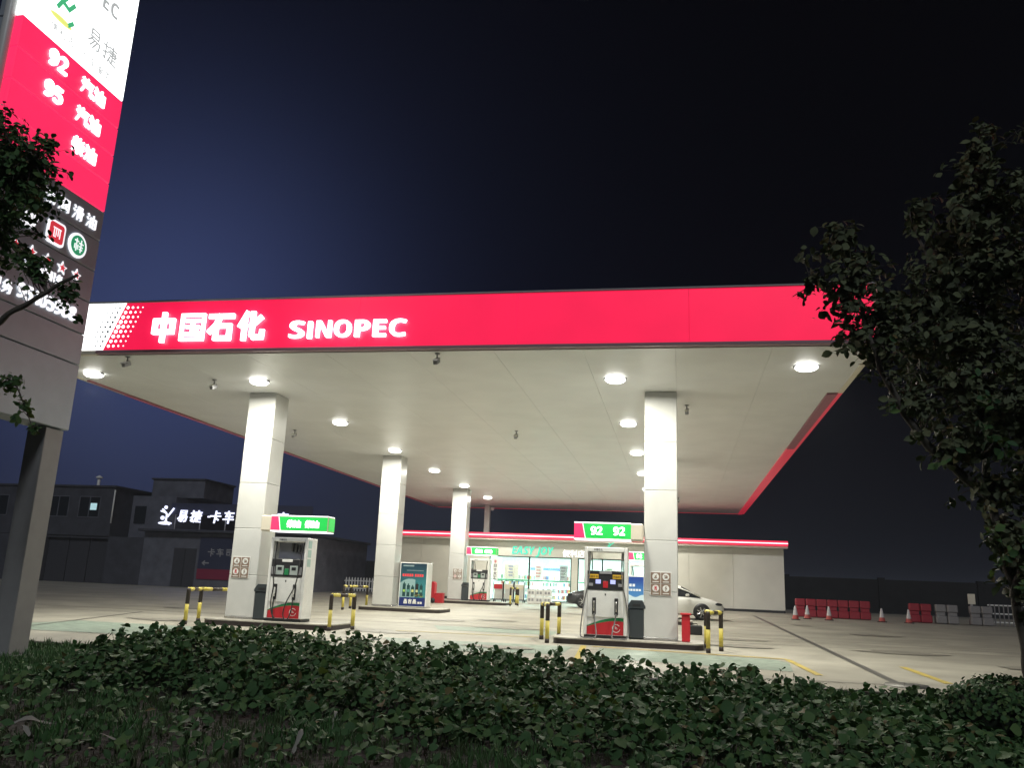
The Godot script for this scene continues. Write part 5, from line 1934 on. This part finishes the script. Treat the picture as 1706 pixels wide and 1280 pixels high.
func terrain() -> void:
	struct("road_verge", strip([[-120, -0.36], [6, -0.36], [8.9, verge(8.9)], [11.8, verge(11.8)], [14.55, verge(14.55)]], -300, 300), M.soil)
	struct("forecourt", strip([[14.7, ground(14.7)], [30, ground(30)], [45, ground(45)], [60, 0.6]], -70, 70), M.concrete)
	struct("far_land", strip([[60, 0.595], [120, 0.6], [600, 0.6]], -600, 600), M.land)
	struct("side_land", strip([[14.7, -0.12], [60, 0.55]], -400, -70.0), M.land)
	struct("side_land", strip([[14.7, -0.12], [60, 0.55]], 70.0, 400), M.land)
	var o := thing("forecourt_kerb", "low concrete kerb between the verge and the forecourt", "kerb", V(0, -0.2, 14.62))
	for k in 34:
		var b := B.new()
		b.box(Vector3(-22 + k * 1.0, 0.05, 0), Vector3(0.992, 0.22, 0.145), 0.015)
		put("kerb_stone", b, M.kerb, o)
	# lane paint, joints and the drainage channel
	paint("lane_paint", [[-1.78, 20.5], [2.01, 19.9], [2.25, 19.3], [2.1, 17.4], [-1.74, 18.0]], 0.004, M.teal_paint)
	paint("lane_paint", [[-6.9, 20.2], [-2.4, 20.5], [-2.4, 18.3], [-5.6, 17.6]], 0.004, M.teal_paint)
	paint("lane_paint", [[-7.2, 25.6], [-3.4, 25.6], [-3.4, 23.9], [-6.6, 23.9]], 0.004, M.teal_paint)
	paint("lane_paint", [[-15.2, 20.3], [-11.4, 20.3], [-10.4, 17.4], [-15.6, 17.0]], 0.004, M.teal_paint)
	line("yellow_line", -2.2, 20.9, -1.95, 17.3, 0.14, 0.008, M.yellow_paint)
	line("yellow_line", -2.0, 20.8, 2.3, 20.15, 0.14, 0.009, M.yellow_paint)
	line("yellow_line", 2.3, 20.1, 2.5, 17.0, 0.14, 0.008, M.yellow_paint)
	line("yellow_line", -7.4, 22.6, -3.5, 22.9, 0.12, 0.008, M.yellow_paint)
	line("yellow_line", 4.57, 19.8, 4.62, 16.8, 0.16, 0.008, M.yellow_paint)
	line("drain_channel", 3.72, 46.0, 3.68, 16.1, 0.16, 0.005, M.steel_grate)
	line("slab_joint", 1.4, 15.85, 3.9, 16.05, 0.05, 0.010, M.joint)
	line("slab_joint", -16.0, 17.0, -9.0, 17.2, 0.05, 0.010, M.joint)
	line("slab_joint", -14.6, 17.6, -16.5, 25.0, 0.06, 0.011, M.joint)
	line("slab_joint", -26.0, 25.9, -8.0, 25.9, 0.05, 0.010, M.joint)
	var rng := RandomNumberGenerator.new()
	rng.seed = 12
	for k in 16:
		var c := Vector2([-7.5, -5.0, 1.8, -6.2, 5.5, -8.0, 6.5, -14.0, -17.0, -4.6, 8.0, -1.0, -6.6, 4.9, -3.9, 1.6][k], [22.0, 26.0, 26.0, 30.0, 24.0, 28.5, 32.0, 22.0, 28.0, 38.0, 21.0, 28.5, 41.0, 37.0, 19.2, 23.4][k])
		var blob := []
		var r := rng.randf_range(0.25, 0.7)
		for q in 14:
			blob.append([c.x + cos(TAU * q / 14) * r * rng.randf_range(0.9, 2.0), c.y + sin(TAU * q / 14) * r * rng.randf_range(0.6, 1.1)])
		paint("oil_stain", blob, 0.0125 + 0.0004 * k, M.stain)
	for k in 7:
		var d0: float = [24.5, 26.0, 28.1, 29.6, 38.0, 39.5, 19.3][k]
		line("tyre_mark", -22.0 + k, d0, 14.0 - k * 2, d0 + [0.5, 0.4, -0.7, -0.6, 0.3, 0.4, 0.9][k], 0.24, 0.0025, M.tyre_mark)
	var b2 := B.new(true)
	b2.t = Transform3D(Basis(Vector3(1, 0, 0), SLOPE), V(3.75, ground(16.05) + 0.006, 16.05))
	b2.lathe([[0.0, 0.02], [0.34, 0.02], [0.36, 0.0]], 28)
	tag(put("manhole_cover", b2, M.steel_grate), "dark round cover where the drain channel meets the front joint", "manhole cover")

func night_sky() -> PanoramaSkyMaterial:
	# clear night air: dark above, a little paler low down, bluer at left; the lit pylon's blue bloom is painted in beside it
	var w := 512
	var h := 256
	var im := Image.create(w, h, false, Image.FORMAT_RGBF)
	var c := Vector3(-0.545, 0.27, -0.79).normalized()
	for y in h:
		var el := PI / 2 - PI * (y + 0.5) / h
		for x in w:
			var az := TAU * (x + 0.5) / w
			var d := Vector3(sin(az) * cos(el), sin(el), -cos(az) * cos(el))
			var low := pow(1.0 - clampf(absf(d.y), 0, 1), 5.0)
			var side := clampf(0.5 - 0.75 * (d.x + 0.15), 0.0, 1.0)
			side = side * side * (3.0 - 2.0 * side)
			var near_bloom := maxf(0.0, d.dot(c))
			var g := 0.84 * pow(near_bloom, 52.0) + 0.16 * pow(near_bloom, 14.0)
			var v := Vector3(0.0017, 0.0017, 0.0024)
			v += Vector3(0.0035, 0.0037, 0.0055) * low
			v += Vector3(0.0036, 0.0043, 0.0100) * side * (0.12 + 0.88 * low)
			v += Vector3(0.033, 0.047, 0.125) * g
			im.set_pixel(x, y, Color(v.x, v.y, v.z))
	var m := PanoramaSkyMaterial.new()
	m.panorama = ImageTexture.create_from_image(im)
	return m

func _ready() -> void:
	# camera
	var cam := Camera3D.new()
	cam.name = "camera"
	cam.fov = 48.607
	cam.near = 0.05
	cam.far = 2000.0
	cam.transform = Transform3D(Basis(Vector3(0.98162, 0.04029, -0.18654), Vector3(0.00497, 0.97173, 0.23603), Vector3(0.19078, -0.23262, 0.95367)), Vector3(0, 1.2827, 0))
	add_child(cam)
	cam.current = true
	# sky and exposure
	var env := Environment.new()
	env.background_mode = Environment.BG_SKY
	env.sky = Sky.new()
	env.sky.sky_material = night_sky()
	env.tonemap_mode = Environment.TONE_MAPPER_LINEAR
	env.tonemap_exposure = 1.0
	env.fog_enabled = true
	env.fog_density = 0.0005
	env.fog_light_color = Color(0.9, 0.94, 1.0)
	env.sdfgi_enabled = true
	env.ssao_enabled = true
	env.ssil_enabled = true
	var we := WorldEnvironment.new()
	we.name = "environment"
	we.environment = env
	add_child(we)
	# the faint light of the night from over the road behind the camera
	var sun := DirectionalLight3D.new()
	sun.name = "night_light"
	sun.light_energy = 0.22
	sun.light_color = Color(0.95, 0.97, 1.0)
	sun.light_angular_distance = 10.0
	sun.shadow_enabled = true
	sun.rotation_degrees = Vector3(-38, 14, 0)
	add_child(sun)

	make_materials()
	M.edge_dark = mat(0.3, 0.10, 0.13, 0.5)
	M.print_mid = glow(0.5, 0.52, 0.52, 0.85, 0.2, 0.2, 0.2)
	M.print_pale = glow(0.62, 0.64, 0.64, 0.85, 0.3, 0.3, 0.3)
	M.print_yellow_lit = glow(0.9, 0.95, 0.25, 0.9, 0.5, 0.5, 0.1)
	M.print_green_lit = glow(0.08, 0.55, 0.25, 0.8, 0.1, 0.4, 0.2)
	M.screen_blue = mat(0.03, 0.10, 0.35, 0.5)
	M.lit_teal_flat = mat(0.2, 0.5, 0.42, 0.5)
	M.lit_small_dim = glow(0.85, 1.0, 1.0, 0.8, 0.6, 0.6, 0.6)
	M.window_lit = glow(0.45, 0.75, 0.8, 0.75, 0.4, 0.4, 0.4)
	M.emblem_red = glow(1.0, 0.06, 0.09, 0.55, 0.5, 0.05, 0.05)
	M.emblem_green = glow(0.03, 0.35, 0.16, 0.6, 0.05, 0.4, 0.2)
	M.core_dark = mat(0.015, 0.025, 0.012, 0.9)

	terrain()
	canopy()
	columns()
	shop()
	truckers_house()
	pylon()
	perimeter()
	islands()
	ceiling_lamps()
	cctv()
	cars()
	trees()
	hedge()
	grass()
